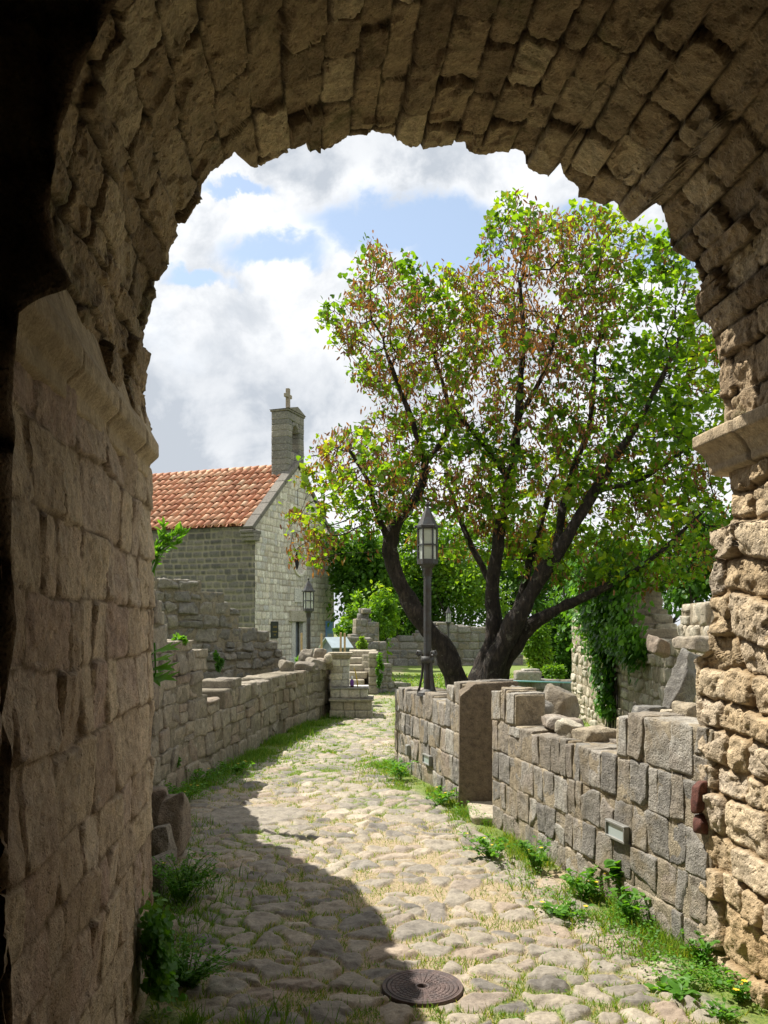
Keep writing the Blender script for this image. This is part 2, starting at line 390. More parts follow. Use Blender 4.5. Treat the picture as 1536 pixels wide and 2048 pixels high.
def make_wall(label, pts, top, th=.5, side=1, ch=(.2, .32), ln=(.22, .5), mat='grey', mort='mortar', n=5, rough=.018, k=18, wythes=2, base=-.08, jit=.02, gap=.003, cat="wall", name="ruined_wall", group=None, split=.28, inset=.016, freq=8.0, levels=None, skew=.09, facets=2, back_top=9, rotj=.05):
    """a wall of single rough stones in courses over a mortar core; top: list of (arclength, z), stepped"""
    L = Line(pts); ts = np.array([a for a, _ in top]); tz = np.array([z for _, z in top])
    ztop = lambda s: float(np.interp(s, ts, tz))
    p0 = L.pos(0)
    root = thing(name, label, cat, (p0[0], p0[1], 0), group)
    st = MB(); mo = MB()
    zmax = tz.max(); z = base
    while z < zmax:
        h = random.uniform(*ch)
        if levels: h = min([l_ for l_ in levels if l_ > z + .05] or [z + .3]) - z
        for w in range(wythes):
            s = 0
            while s < L.L - .02:
                l = random.uniform(*ln) * random.choice((.7, 1, 1, 1.25)); s1 = min(s + l, L.L)
                if L.L - s1 < ln[0] * .6: s1 = L.L
                mid = (s + s1) / 2
                lim = min(ztop(mid), (ztop(s) + ztop(s1)) / 2 + .05) - z
                if w: lim = min(lim, back_top - z)
                hh = min(h, lim); cut = lim < h * 1.05
                if cut and hh > .05: hh += random.uniform(-.03, .025)
                if hh > (.12 if cut else .07):
                    a, b_ = L.pos(s), L.pos(s1); t = (b_ - a) / np.linalg.norm(b_ - a); nn = np.array([t[1], -t[0]]) * side
                    d = th / wythes
                    ax0 = np.array([[t[0], t[1], 0], [nn[0], nn[1], 0], [0, 0, 1]])
                    cuts = [0, hh]
                    if hh > .18 and random.random() < split: cuts = [0, hh * random.uniform(.35, .65), hh]
                    for q0, q1 in zip(cuts[:-1], cuts[1:]):
                        c = (a + b_) / 2 - nn * (d * (w + .5)) + nn * random.uniform(-jit, jit) * (1 if w == 0 else .5)
                        rj = np.random.default_rng(_sc[0] + 5); rot = rj.uniform(-rotj, rotj, 3)
                        ax = ax0 + rot[0] * np.array([ax0[2], [0, 0, 0], -ax0[0]]) + rot[1] * np.array([ax0[1], -ax0[0], [0, 0, 0]]) + rot[2] * np.array([[0, 0, 0], ax0[2], -ax0[1]])
                        g2 = gap + random.random() ** 2 * .008
                        add_stone(st, (c[0], c[1], z + (q0 + q1) / 2 + random.uniform(-.012, .012)), ((s1 - s) / 2 - g2, d / 2 + .004, (q1 - q0) / 2 - g2), ax, n if w == 0 else max(4, n - 4), rough, k * random.uniform(.7, 1.6), freq, skew=skew, facets=facets)
                    if w == 0:
                        c2 = (a + b_) / 2 - nn * (th / 2)
                        hb = th / 2 if z < back_top - .05 else th / 4
                        c2 = (a + b_) / 2 - nn * hb
                        add_stone(mo, (c2[0], c2[1], z + hh / 2 - .014), ((s1 - s) / 2 + .03, hb - inset + random.uniform(-.006, .006), hh / 2 + .016 - (.02 if cut else 0)), ax0, max(4, n - 2), .014, 40, 7, skew=.0)
                s = s1
        z += h
    st.build("stonework", M[mat], root); mo.build("mortar", M[mort], root)
    return root, L

# ------------------------------------------------------------------ masonry relief for big continuous faces
def masonry(u, v, seed, rh=(.22, .34), bl=(.3, .7), jw=.03, relief=.03, pillow=.02, off=.015, rough=.01, warp=.03, wf=1.5, rfreq=7):
    r = np.random.default_rng(seed)
    z0 = np.zeros_like(u)
    wu = u + warp * fbm(np.stack([u * wf, v * wf, z0 + seed], -1), 2) + .35 * warp * fbm(np.stack([u * 9, v * 9, z0 + seed], -1), 2)
    wv = v + warp * fbm(np.stack([u * wf, v * wf, z0 + seed + 50], -1), 2) + .35 * warp * fbm(np.stack([u * 9, v * 9, z0 + seed + 9], -1), 2)
    e = [u.min() - .5]
    while e[-1] < u.max() + .5: e.append(e[-1] + r.uniform(*rh))
    e = np.array(e); ri = np.clip(np.searchsorted(e, wu) - 1, 0, len(e) - 2)
    du = np.minimum(wu - e[ri], e[ri + 1] - wu)
    dv = np.zeros_like(u); bid = np.zeros_like(u); lu = (wu - (e[ri] + e[ri + 1]) / 2); lv = np.zeros_like(u)
    for k in range(len(e) - 1):
        b = [v.min() - 1 - r.uniform(0, .5)]
        while b[-1] < v.max() + 1: b.append(b[-1] + r.uniform(*bl))
        b = np.array(b); m = ri == k
        if not m.any(): continue
        x = wv[m]; bi = np.clip(np.searchsorted(b, x) - 1, 0, len(b) - 2)
        dv[m] = np.minimum(x - b[bi], b[bi + 1] - x); bid[m] = bi; lv[m] = x - (b[bi] + b[bi + 1]) / 2
    ii = ri.astype(np.int64); jj = bid.astype(np.int64)
    rnd = _hash(ii, jj, np.full_like(ii, seed)); rn2 = _hash(ii, jj, np.full_like(ii, seed + 3)); rn3 = _hash(ii, jj, np.full_like(ii, seed + 7)); rn4 = _hash(ii, jj, np.full_like(ii, seed + 11))
    d = -np.log(np.exp(-np.maximum(du, 0) * 60) + np.exp(-np.maximum(dv, 0) * 60)) / 60
    d = np.maximum(d, 0); jj_ = jw * (.6 + .9 * rn4)
    h = sstep(0, 1, d / jj_)
    disp = relief * h + pillow * sstep(0, .14, d) + off * (rn2 - .5) * 2 * h + (lu * (rn3 - .5) * .25 + lv * (rn4 - .5) * .16) * h
    q = np.stack([u * rfreq, v * rfreq, rnd * 40], -1)
    disp = disp + rough * fbm(q, 4, .6) + .4 * rough * fbm(np.stack([u * 30, v * 30, rnd * 9], -1), 2)
    return disp, rnd, 1 - h

# ================================================================== CAMERA, LIGHT, SKY
cam = bpy.data.cameras.new("camera"); cam.sensor_fit = 'HORIZONTAL'; cam.sensor_width = 36; cam.lens = 36 * F / 1536
cam.shift_y = 226 / 1536; cam.clip_start = .05; cam.clip_end = 2000
co_ = bpy.data.objects.new("camera", cam); COL.objects.link(co_); co_.location = (0, 0, CH); co_.rotation_euler = (R(90), 0, 0); scene.camera = co_
SUNH = np.array([-.85, .53]); SUNH /= np.linalg.norm(SUNH); EL = math.atan(1.6)
sd = np.array([SUNH[0] * math.cos(EL), SUNH[1] * math.cos(EL), math.sin(EL)])
sun = bpy.data.lights.new("sun", 'SUN'); sun.energy = 4.3; sun.angle = R(.5); sun.color = (1, .94, .835)
so = bpy.data.objects.new("sun", sun); COL.objects.link(so)
import mathutils
so.rotation_euler = mathutils.Vector(sd).to_track_quat('Z', 'Y').to_euler(); so.location = (-8, 5, 15)

w = bpy.data.worlds.new("World"); scene.world = w; w.use_nodes = True; nt = w.node_tree
bg = nt.nodes["Background"]; bg.inputs[1].default_value = 1.0
sky = N(nt, "ShaderNodeTexSky", sky_type='NISHITA'); sky.sun_disc = False; sky.sun_elevation = EL; sky.sun_rotation = math.atan2(SUNH[0], SUNH[1]); sky.altitude = 100
SKY_S = .105
skyc = mix_(nt, .22, mix_(nt, 1.0, sky.outputs[0], (SKY_S * .95, SKY_S * .95, SKY_S * .9), 'MULTIPLY'), (.5, .53, .56))
tc = N(nt, "ShaderNodeTexCoord"); sx = N(nt, "ShaderNodeSeparateXYZ"); nt.links.new(tc.outputs["Generated"], sx.inputs[0])
yy = math_(nt, 'ADD', math_(nt, 'ABSOLUTE', sx.outputs[1]), .12)
gx = math_(nt, 'DIVIDE', sx.outputs[0], yy); gz = math_(nt, 'DIVIDE', sx.outputs[2], yy)
cv = N(nt, "ShaderNodeCombineXYZ"); nt.links.new(gx, cv.inputs[0]); nt.links.new(gz, cv.inputs[1])
K = 1 / 1.12
nzA = noise_(nt, cv.outputs[0], 5.0, 9, .58, .3); nzB = noise_(nt, cv.outputs[0], 3.0, 5, .5); nzC = noise_(nt, cv.outputs[0], 11, 7, .6, .2)
wx = math_(nt, 'ADD', gx, math_(nt, 'MULTIPLY', math_(nt, 'SUBTRACT', nzA, .5), .13)); wz = math_(nt, 'ADD', gz, math_(nt, 'MULTIPLY', math_(nt, 'SUBTRACT', nzC, .5), .10))
def blob(px, py, rx, ry):
    a = math_(nt, 'DIVIDE', math_(nt, 'SUBTRACT', wx, (px - 768) / F * K), rx / F); c = math_(nt, 'DIVIDE', math_(nt, 'SUBTRACT', wz, (1250 - py) / F * K), ry / F)
    d = math_(nt, 'SQRT', math_(nt, 'ADD', math_(nt, 'MULTIPLY', a, a), math_(nt, 'MULTIPLY', c, c)))
    return maprange(nt, d, 1.25, .35)
hole = blob(800, 462, 190, 62)
for q in ((560, 515, 130, 34), (900, 520, 110, 60), (390, 560, 70, 22), (1330, 500, 120, 60), (480, 395, 60, 18), (1180, 440, 90, 40)):
    hole = math_(nt, 'MAXIMUM', hole, math_(nt, 'MULTIPLY', blob(*q), .85))
dens = math_(nt, 'SUBTRACT', math_(nt, 'ADD', .80, math_(nt, 'MULTIPLY', math_(nt, 'SUBTRACT', nzA, .5), 1.2)), math_(nt, 'MULTIPLY', hole, 1.0))
dens = maprange(nt, dens, .0, .74)
grey = math_(nt, 'MAXIMUM', blob(470, 850, 420, 140), math_(nt, 'MULTIPLY', blob(620, 330, 330, 60), .8))
shade = math_(nt, 'ADD', math_(nt, 'MULTIPLY', grey, .50), maprange(nt, math_(nt, 'ADD', math_(nt, 'MULTIPLY', nzC, .55), math_(nt, 'MULTIPLY', nzB, .45)), .42, .60, 0, .8)); shade = math_(nt, 'MINIMUM', shade, 1.0)
cl = mix_(nt, shade, (.565, .57, .575), (.30, .325, .36))
allc = mix_(nt, dens, skyc, cl)
nt.links.new(allc, bg.inputs[0])

# ================================================================== GROUND AND PATH
mg, nt, b = new_mat("dry_grass_ground"); co = coord_(nt)
c = mix_(nt, maprange(nt, noise_(nt, co, .5, 5, .6), .4, .6), (.075, .13, .025), (.20, .20, .07))
c = mix_(nt, maprange(nt, noise_(nt, co, 9, 6, .7), .45, .7, 0, .7), c, (.28, .24, .13))
nt.links.new(c, b.inputs["Base Color"]); b.inputs["Roughness"].default_value = 1
bp = N(nt, "ShaderNodeBump"); bp.inputs["Strength"].default_value = .8; bp.inputs["Distance"].default_value = .05
nt.links.new(noise_(nt, co, 25, 5, .7), bp.inputs["Height"]); nt.links.new(bp.outputs[0], b.inputs["Normal"])
g = MB()
xs = np.concatenate([[-600, -200, -80], np.linspace(-40, 40, 60), [80, 200, 600]]); ys = np.concatenate([[-600, -200, -60], np.linspace(-20, 60, 60), [90, 200, 600]])
X, Y = np.meshgrid(xs, ys)
g.grid(np.stack([X, Y, -.10 + .03 * fbm(np.stack([X * .3, Y * .3, X * 0], -1), 2)], -1))
tag(g.build("ground", mg), kind='structure')

cy = MB(); xs = np.linspace(-9, -1.0, 40); yq = np.linspace(21, 47, 80); X, Y = np.meshgrid(xs, yq)
cd_, cr_, cj_ = masonry(Y, X, 91, rh=(.4, .6), bl=(.4, .9), jw=.03, relief=.012)
cy.grid(np.stack([X, Y, -.055 + cd_], -1), cr_, cj_); tag(cy.build("bounce_paving", M['marble']), kind='structure')  # pale paving added to bounce daylight up onto the chapel facade
L1P = [(-1.75, 4.62), (-2.1, 6.5), (-2.42, 8.2), (-2.5, 9.6), (-2.26, 11.6), (-1.9, 15.3), (-1.17, 18.75)]
RWP = [(1.93, 5.0), (1.085, 8.4), (.83, 9.4), (.575, 10.5), (.157, 12.0)]
def left_x(y): return np.interp(y, [-9, 2, 4.5, 4.62, 6.5, 8.2, 9.6, 11.6, 15.3, 18.4, 21, 40], [-2.9, -1.0, -1.24, -1.75, -2.1, -2.42, -2.5, -2.26, -1.9, -1.25, -1.2, -1.5])
def right_x(y): return np.interp(y, [-9, 2, 5.0, 8.4, 12, 12.5, 22, 30, 45], [2.9, 2.2, 1.93, 1.085, .157, .6, .75, 1.2, 1.5])
MHX, MHY, MHR = PX(845, 4.62), 4.62, .224

def cobble(X, Y):
    """height, stone mask, per-stone random, edge distance"""
    sxp, syp = .18, .15
    gx = X / sxp; gy = Y / syp; ix = np.floor(gx).astype(np.int64); iy = np.floor(gy).astype(np.int64)
    d1 = np.full(X.shape, 9.); d2 = np.full(X.shape, 9.); idr = np.zeros(X.shape); ox = np.zeros(X.shape); oy = np.zeros(X.shape); i2 = np.zeros(X.shape)
    wx = X + .045 * fbm(np.stack([X * 5, Y * 5, X * 0], -1), 2) + .012 * fbm(np.stack([X * 22, Y * 22, X * 0], -1), 2); wy = Y + .045 * fbm(np.stack([X * 5, Y * 5, X * 0 + 9], -1), 2) + .012 * fbm(np.stack([X * 22, Y * 22, X * 0 + 7], -1), 2)
    for a in range(-2, 3):
        for c in range(-2, 3):
            i = ix + a; j = iy + c; o = np.zeros_like(i)
            rr = _hash(i, j, o + 4)
            sx = (i + .5 + .5 * (j % 2) - .25 + (_hash(i, j, o + 1) - .5) * .75) * sxp; sy = (j + .5 + (_hash(i, j, o + 2) - .5) * .75) * syp
            dx = (wx - sx) * (.8 + .3 * _hash(i, j, o + 8)); dy = wy - sy
            d = np.sqrt(dx * dx + dy * dy * 1.1) - .085 * _hash(i, j, o + 3)
            d = np.where(rr < .26, 9., d)
            nw = d < d1
            d2 = np.where(nw, d1, np.minimum(d2, d)); d1 = np.where(nw, d, d1)
            idr = np.where(nw, _hash(i, j, o + 5), idr); i2 = np.where(nw, _hash(i, j, o + 6), i2); ox = np.where(nw, dx, ox); oy = np.where(nw, dy, oy)
    e = d2 - d1
    gapw = .003 + .019 * i2
    patchy = fbm(np.stack([X * .9, Y * .9, X * 0 + 3], -1), 2)
    st = sstep(0, .028, e - gapw)
    st = np.where((i2 > .93), 0, st)
    h = st * (.007 + .014 * i2) + .007 * sstep(0, .07, e - gapw) + st * (ox * (idr - .5) * .24 + oy * (i2 - .40) * .28)
    return h, st, idr, patchy

ys = [-6.0]
while ys[-1] < 3.6: ys.append(ys[-1] + .06)
while ys[-1] < 48: ys.append(ys[-1] + max(.0105, .0021 * ys[-1] * max(1, ys[-1] / 11)))
ys = np.array(ys); uu = np.linspace(0, 1, 400)
yv = np.maximum(ys, 3.4)
XL = -(.42 * yv + .6); XR = .50 * yv + .5
X = XL[:, None] + (XR - XL)[:, None] * uu[None]; Y = np.repeat(ys[:, None], len(uu), 1)
h, st, idr, patchy = cobble(X, Y)
dl = X - left_x(Y); dr = right_x(Y) - X
edge = np.minimum(dl, dr) + .10 * fbm(np.stack([X * 3, Y * 3, X * 0], -1), 2)
inpath = sstep(.0, .22, edge - .12 - .28 * sstep(9, 16, Y)) * (1 - sstep(19, 26, Y) * .7)
st = st * inpath
soil = .012 * fbm(np.stack([X * 4, Y * 4, X * 0], -1), 3) + .006 * fbm(np.stack([X * 25, Y * 25, X * 0], -1), 3)
slab = sstep(1.0, .9, np.sqrt(((X + 1.36) / .55) ** 2 + ((Y - 8.75) / .42) ** 2) + .14 * fbm(np.stack([X * 2.2, Y * 2.2, X * 0], -1), 3))
h = h * (1 - slab) + .032 * slab; st = np.maximum(st, slab * .96); idr = np.where(slab > .5, .62, idr)
mh = np.sqrt((X - MHX) ** 2 + (Y - MHY) ** 2); mk = sstep(MHR - .01, MHR + .035, mh)
Z = soil + h * inpath + .009 * st * fbm(np.stack([X * 13, Y * 13, idr * 30], -1), 4, .6) + .012 * st * facet(X, Y, .10, 4)
Z = Z * mk + (1 - mk) * np.where(mh < MHR, -.045, -.004); st = st * mk
grass = np.clip(.50 + .75 * patchy + .35 * sstep(10, 17, Y) + .55 * sstep(.55, .1, edge), 0, 1)
# raised rubble ground behind the right-hand wall
pth = MB(); pth.grid(np.stack([X, Y, Z], -1), rnd=idr)
mp, nt, b = new_mat("cobble_path"); co = coord_(nt); S = attr_(nt, "stone"); r = attr_(nt, "rnd"); gr = attr_(nt, "green")
n1 = noise_(nt, co, 9, 5, .6); n2 = noise_(nt, co, 45, 5, .7); n3 = noise_(nt, co, 150, 3, .7)
sc = ramp_(nt, r, [(0, (.15, .14, .13)), (.25, (.27, .245, .21)), (.5, (.33, .29, .235)), (.7, (.22, .205, .185)), (.85, (.31, .25, .20)), (1, (.40, .36, .295))])
sc = mix_(nt, 1.0, sc, ramp_(nt, n1, [(.3, (.72, .71, .70)), (.6, (1.15, 1.14, 1.1))]), 'MULTIPLY')
sc = mix_(nt, 1.0, sc, ramp_(nt, n2, [(.3, (.75, .75, .75)), (.65, (1.15, 1.15, 1.15))]), 'MULTIPLY')
so_ = mix_(nt, maprange(nt, n2, .3, .65), (.20, .15, .09), (.39, .31, .195))
so_ = mix_(nt, maprange(nt, n3, .55, .65, 0, .8), so_, (.48, .42, .30))
gg = mix_(nt, maprange(nt, n2, .35, .65), (.07, .12, .022), (.20, .25, .055))
so_ = mix_(nt, maprange(nt, math_(nt, 'ADD', gr, math_(nt, 'MULTIPLY', math_(nt, 'SUBTRACT', n1, .5), 1.2)), .45, .85), so_, gg)
c = mix_(nt, S, so_, sc)
nt.links.new(c, b.inputs["Base Color"]); b.inputs["Roughness"].default_value = .8; b.inputs["Specular IOR Level"].default_value = .3
bp = N(nt, "ShaderNodeBump"); bp.inputs["Strength"].default_value = .6; bp.inputs["Distance"].default_value = .012
nt.links.new(math_(nt, 'ADD', n2, math_(nt, 'MULTIPLY', n3, .6)), bp.inputs["Height"]); nt.links.new(bp.outputs[0], b.inputs["Normal"])
po = pth.build("cobbled_path", mp, attrs={"stone": st, "green": grass}); tag(po, kind='structure')

# ---- manhole cover
mhr = thing("manhole_cover", "round rusty cast iron manhole cover set among the cobbles", "manhole cover", (MHX, MHY, 0))
rr_ = np.linspace(0, 1, 110); th_ = np.linspace(0, 2 * np.pi, 361)
RR, TT = np.meshgrid(rr_, th_, indexing='ij'); hh = np.zeros_like(RR)
rings = [.20, .40, .50, .62, .73, .84]; cells = [18, 36, 36, 18, 36, 18]
for k, r0 in enumerate(rings):
    r1 = rings[k + 1] if k + 1 < len(rings) else .855
    if k + 1 >= len(rings): continue
    ii = (RR > r0) & (RR < r1)
    fr = (RR - r0) / (r1 - r0); ncell = (28 if k < 2 else 28); fa = (TT / (2 * np.pi) * ncell) % 1
    ed = np.minimum(np.minimum(fr, 1 - fr) * (r1 - r0), np.minimum(fa, 1 - fa) * 2 * np.pi * RR / ncell)
    hh = np.where(ii, sstep(.004, .016, ed) * .006, hh)
hh = np.where((RR > .855), .007, hh); hh = np.where((RR > .14) & (RR < .2), .007, hh)
hh = np.where(RR < .13, -.03 * sstep(.14, .10, RR), hh)
hh = np.where((RR > .94) & (RR < .965), -.012, hh)
mb = MB(); rad_in = MHR * .94 / .94
mb.grid(np.stack([MHX + RR * MHR * .925 * np.cos(TT), MHY + RR * MHR * .925 * np.sin(TT), .010 + hh], -1)); mb.build("cover", M['cast'], mhr)
mb = MB(); mb.lathe([(MHR * .93, .0), (MHR * .93, .016), (MHR * .985, .018), (MHR, .012), (MHR, -.03)], (MHX, MHY, 0), 72); mb.build("rim", M['cast'], mhr, sharp=40)

# ================================================================== GATE ARCH
AX = np.array([-.0995, .995]); CX = np.array([.995, .0995]); MID = np.array([.335, 4.65])
def W(s, t, z):
    s, t, z = np.broadcast_arrays(np.asarray(s, float), np.asarray(t, float), np.asarray(z, float))
    return np.stack([MID[0] + CX[0] * s + AX[0] * t, MID[1] + CX[1] * s + AX[1] * t, z], -1)
arch = thing("stone_archway", "rough limestone vaulted gateway framing the path, dark on its inner side", "archway", (MID[0], MID[1], 0))
A_, B_, Z0 = 1.65, 1.70, 3.05
ang = np.linspace(np.pi, 0, 800); ne = 2 / 2.12
arc = np.stack([A_ * np.sign(np.cos(ang)) * np.abs(np.cos(ang)) ** ne, Z0 + B_ * np.abs(np.sin(ang)) ** ne], 1)
prof = np.vstack([[[-1.615, -.12]], [[-1.62, 2.6]], [[-1.63, 2.95]], arc, [[1.64, 2.9]], [[1.62, 2.5]], [[1.60, -.12]]])
cl_ = np.concatenate([[0], np.cumsum(np.linalg.norm(np.diff(prof, axis=0), axis=1))])
U = np.arange(0, cl_[-1], .0115); ps = np.interp(U, cl_, prof[:, 0]); pz = np.interp(U, cl_, prof[:, 1])
tg = np.stack([np.gradient(ps), np.gradient(pz)], 1); tg /= np.linalg.norm(tg, axis=1)[:, None]
nrm = np.stack([tg[:, 1], -tg[:, 0]], 1)        # inward
# outline of the daylight opening in the photograph -> how far out each course runs
OUT = [(306, 2060), (304, 1800), (303, 1600), (301, 1350), (300, 1150), (299, 960), (296, 900), (283, 830), (276, 800), (280, 740), (283, 690), (290, 650), (296, 620), (303, 590), (309, 560), (318, 540), (332, 520), (335, 480), (352, 445), (366, 428), (381, 405), (402, 398), (403, 368), (421, 340), (446, 322), (466, 298), (474, 308), (500, 332), (522, 325), (552, 300), (590, 284), (608, 273), (613, 292), (640, 290), (690, 268), (740, 254), (775, 262), (800, 268), (812, 282), (850, 284), (870, 273), (930, 278), (936, 296), (985, 300), (1006, 291), (1048, 302), (1052, 328), (1080, 345), (1100, 347), (1122, 318), (1130, 350), (1160, 372), (1158, 390), (1208, 412), (1226, 402), (1264, 444), (1285, 425), (1318, 400), (1336, 450), (1342, 490), (1375, 515), (1392, 525), (1405, 555), (1408, 580), (1392, 592), (1398, 640), (1420, 650), (1436, 700), (1442, 760), (1450, 810), (1450, 840), (1450, 880), (1455, 930), (1465, 1000), (1463, 1050), (1422, 1062), (1424, 1090), (1440, 1100), (1420, 1150), (1420, 1200), (1426, 1240), (1410, 1262), (1414, 1300), (1385, 1318), (1388, 1400), (1392, 1450), (1400, 1550), (1385, 1650), (1392, 1750), (1390, 1900), (1420, 1960), (1440, 2060)]
OUT = np.array(OUT, float)
def inside_out(px, py):   # even-odd over the closed opening
    poly = np.vstack([OUT, [[1440, 2300], [306, 2300]]]); c = np.zeros(px.shape, bool); j = len(poly) - 1
    for i in range(len(poly)):
        xi, yi = poly[i]; xj, yj = poly[j]
        if yi != yj:
            m = ((yi > py) != (yj > py)) & (px < (xj - xi) * (py - yi) / (yj - yi) + xi); c ^= m
        j = i
    return c
tt_ = np.arange(-.95, .55, .01)
WW = W(ps[:, None], tt_[None], pz[:, None]); qx = 768 + F * WW[..., 0] / WW[..., 1]; qy = 1250 - F * (WW[..., 2] - CH) / WW[..., 1]
ins = inside_out(qx, qy); tend = np.where(ins.any(1), tt_[ins.argmax(1)], .4)
low = qy[:, 95] > 2040; tend[low] = np.where(ps[low] < 0, .0, .25)
tend = tend + .012 * fbm(np.stack([U * 14, U * 0, U * 0], -1), 3)
T0 = -2.22; NV = 190
q = np.linspace(0, 1, NV); V_ = T0 + (tend - T0)[:, None] * q[None]; U_ = np.repeat(U[:, None], NV, 1)
uL = cl_[2]; uR = cl_[-4]
d1, r1, j1 = masonry(U_, V_, 11, rh=(.19, .33), bl=(.15, .44), jw=.008, relief=.009, pillow=.0, off=.004, rough=.005, warp=.030, wf=2.0, rfreq=12)
d1 = d1 + .007 * facet(U_ * 1.2, V_, .10, 3) + .003 * facet(U_, V_, .035, 4)
d2, r2, j2 = masonry(U_, V_, 23, rh=(.11, .215), bl=(.22, .58), jw=.009, relief=.022, pillow=.002, off=.022, rough=.012, warp=.028, wf=1.4, rfreq=12)
d2 = d2 + .020 * facet(U_, V_ * .8, .13, 5) + .008 * facet(U_, V_, .05, 6)
d3, r3, j3 = masonry(U_, V_, 35, rh=(.15, .27), bl=(.18, .46), jw=.018, relief=.034, pillow=.008, off=.022, rough=.012, warp=.05, wf=2.0, rfreq=11)
d3 = d3 + (.022 * facet(U_, V_, .12, 8) + .008 * facet(U_, V_, .05, 9)) * (1 - .7 * j3)
sel = np.where(U_ < uL, 0, np.where(U_ < uR, 1, 2))
def pick(a, b_, c): return np.where(sel == 0, a, np.where(sel == 1, b_, c))
D = pick(d1, d2, d3 - .05); RN = pick(r1, r2, r3); JO = pick(j1, j2, j3)
big = .03 * fbm(np.stack([U_ * .9, V_ * .9, U_ * 0 + 4], -1), 2)
D = D + big
D = D * sstep(0, .05, (tend[:, None] - V_) + .02) + 0
S_ = ps[:, None] + nrm[:, 0][:, None] * D; Zv = pz[:, None] + nrm[:, 1][:, None] * D
G = W(S_, V_, Zv)
# broken outer ends, then the outer face of the gate
ends = []; fr = [.02, .06, .14, .3, .55, .85]
for k, f in enumerate(fr):
    rr2 = fbm(np.stack([U * 7, U * 0 + f * 9, U * 0], -1), 3)
    ends.append(W(ps - nrm[:, 0] * f, tend - .02 + .05 * rr2 * min(1, f * 8) - (.02 * k), np.maximum(pz - nrm[:, 1] * f, -.12)))
ends = np.stack(ends, 1)
def build_band(name, mat, i0, i1):
    mb = MB(); mb.grid(G[i0:i1], RN[i0:i1], JO[i0:i1])
    E = np.concatenate([G[i0:i1, -1:], ends[i0:i1]], 1); mb.grid(E, np.repeat(RN[i0:i1, -1:], E.shape[1], 1), np.zeros(E.shape[:2]))
    return mb.build(name, mat, arch)
iL = int(np.searchsorted(U, uL)); iR = int(np.searchsorted(U, uR))
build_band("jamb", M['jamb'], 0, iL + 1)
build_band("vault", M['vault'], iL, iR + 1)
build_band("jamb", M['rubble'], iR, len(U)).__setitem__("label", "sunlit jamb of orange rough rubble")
# outer mass of the gate tower
mb = MB(); oi = np.arange(0, len(U), 12); ring = ends[oi, -1]
tq = np.linspace(0, 1, 14)
def rect_pt(i):
    s, z = ps[i], pz[i]
    dx, dz = s / 4.6, (z - 1.5) / 5.2
    if z < 3.0: return (4.6 * np.sign(s), z)
    a = math.atan2(z - 3.0, s) / math.pi
    pts = [(0, (4.6, 3.0)), (.22, (4.6, 6.6)), (.78, (-4.6, 6.6)), (1, (-4.6, 3.0))]
    return (np.interp(a, [p[0] for p in pts], [p[1][0] for p in pts]), np.interp(a, [p[0] for p in pts], [p[1][1] for p in pts]))
outer = np.array([W(*(lambda r: (r[0], -.25, r[1]))(rect_pt(i))) for i in oi])
GG = ring[:, None] + (outer - ring)[:, None] * tq[None, :, None]
mb.grid(GG, np.repeat(_hash(oi, oi, oi)[:, None], 14, 1), np.zeros((len(oi), 14)))
roofp = [W(-4.6, -.25, 6.6), W(4.6, -.25, 6.6), W(4.6, -8, 6.6), W(-4.6, -8, 6.6)]
mb.add(roofp, [(0, 1, 2, 3)]); mb.add([W(-4.6, -.25, -.1), W(-4.6, -8, -.1), W(-4.6, -8, 6.6), W(-4.6, -.25, 6.6)], [(0, 1, 2, 3)])
mb.add([W(4.6, -.25, -.1), W(4.6, -8, -.1), W(4.6, -8, 6.6), W(4.6, -.25, 6.6)], [(0, 1, 2, 3)])
mb.build("gate_wall", M['rubble'], arch)
# inner chamber: the dark wall round the inner end of the vault, its ceiling and walls
TI = -2.20
def at_inner(px, py):
    dx = (px - 768) / F; Yd = (np.dot(MID, AX) + TI) / (AX[1] + AX[0] * dx); Xd = dx * Yd
    return (np.dot(np.array([Xd, Yd]) - MID, CX), CH - (py - 1250) / F * Yd)
inner = [at_inner(*p) for p in [(30, 2500), (24, 2048), (12, 1800), (22, 1500), (4, 1440), (18, 1380), (38, 1250), (24, 1100), (30, 950), (24, 800), (36, 628), (60, 612), (95, 594), (150, 574), (140, 548), (110, 490), (100, 420), (108, 340), (120, 270), (142, 200), (160, 150), (172, 125), (200, 60), (240, 0)]]
inner += [(-1.05, 4.18), (-.7, 4.5), (-.3, 4.62), (.3, 4.64), (.8, 4.5), (1.3, 4.12), (1.6, 3.6), (1.66, 3.0), (1.66, 1.5), (1.66, -.2)]
inner = np.array(inner); cc = np.concatenate([[0], np.cumsum(np.linalg.norm(np.diff(inner, axis=0), axis=1))])
ui = np.arange(0, cc[-1], .03); is_ = np.interp(ui, cc, inner[:, 0]); iz = np.interp(ui, cc, inner[:, 1])
is_ = is_ + .012 * fbm(np.stack([ui * 8, ui * 0, ui * 0], -1), 4, .65); iz = iz + .012 * fbm(np.stack([ui * 8, ui * 0 + 5, ui * 0], -1), 4, .65)
oz = np.where(iz > 2.4, np.interp(np.arctan2(iz - 2.4, is_) / np.pi, [0, .2, .8, 1], [2.4, 5.3, 5.3, 2.4]), iz); os_ = np.where(iz > 2.4, np.interp(np.arctan2(iz - 2.4, is_) / np.pi, [0, .2, .8, 1], [3.2, 3.2, -3.2, -3.2]), 3.2 * np.sign(is_))
kq = np.concatenate([[-.06, 0], np.linspace(.008, 1, 60)])
kk = np.where(kq < 0, .16, kq)[None]; Sg = is_[:, None] + (os_ - is_)[:, None] * kk; Zg = iz[:, None] + (oz - iz)[:, None] * kk
dm, rm, jm = masonry(Zg, Sg, 51, rh=(.28, .42), bl=(.3, .6), jw=.03, relief=.03, pillow=.02, rough=.025)
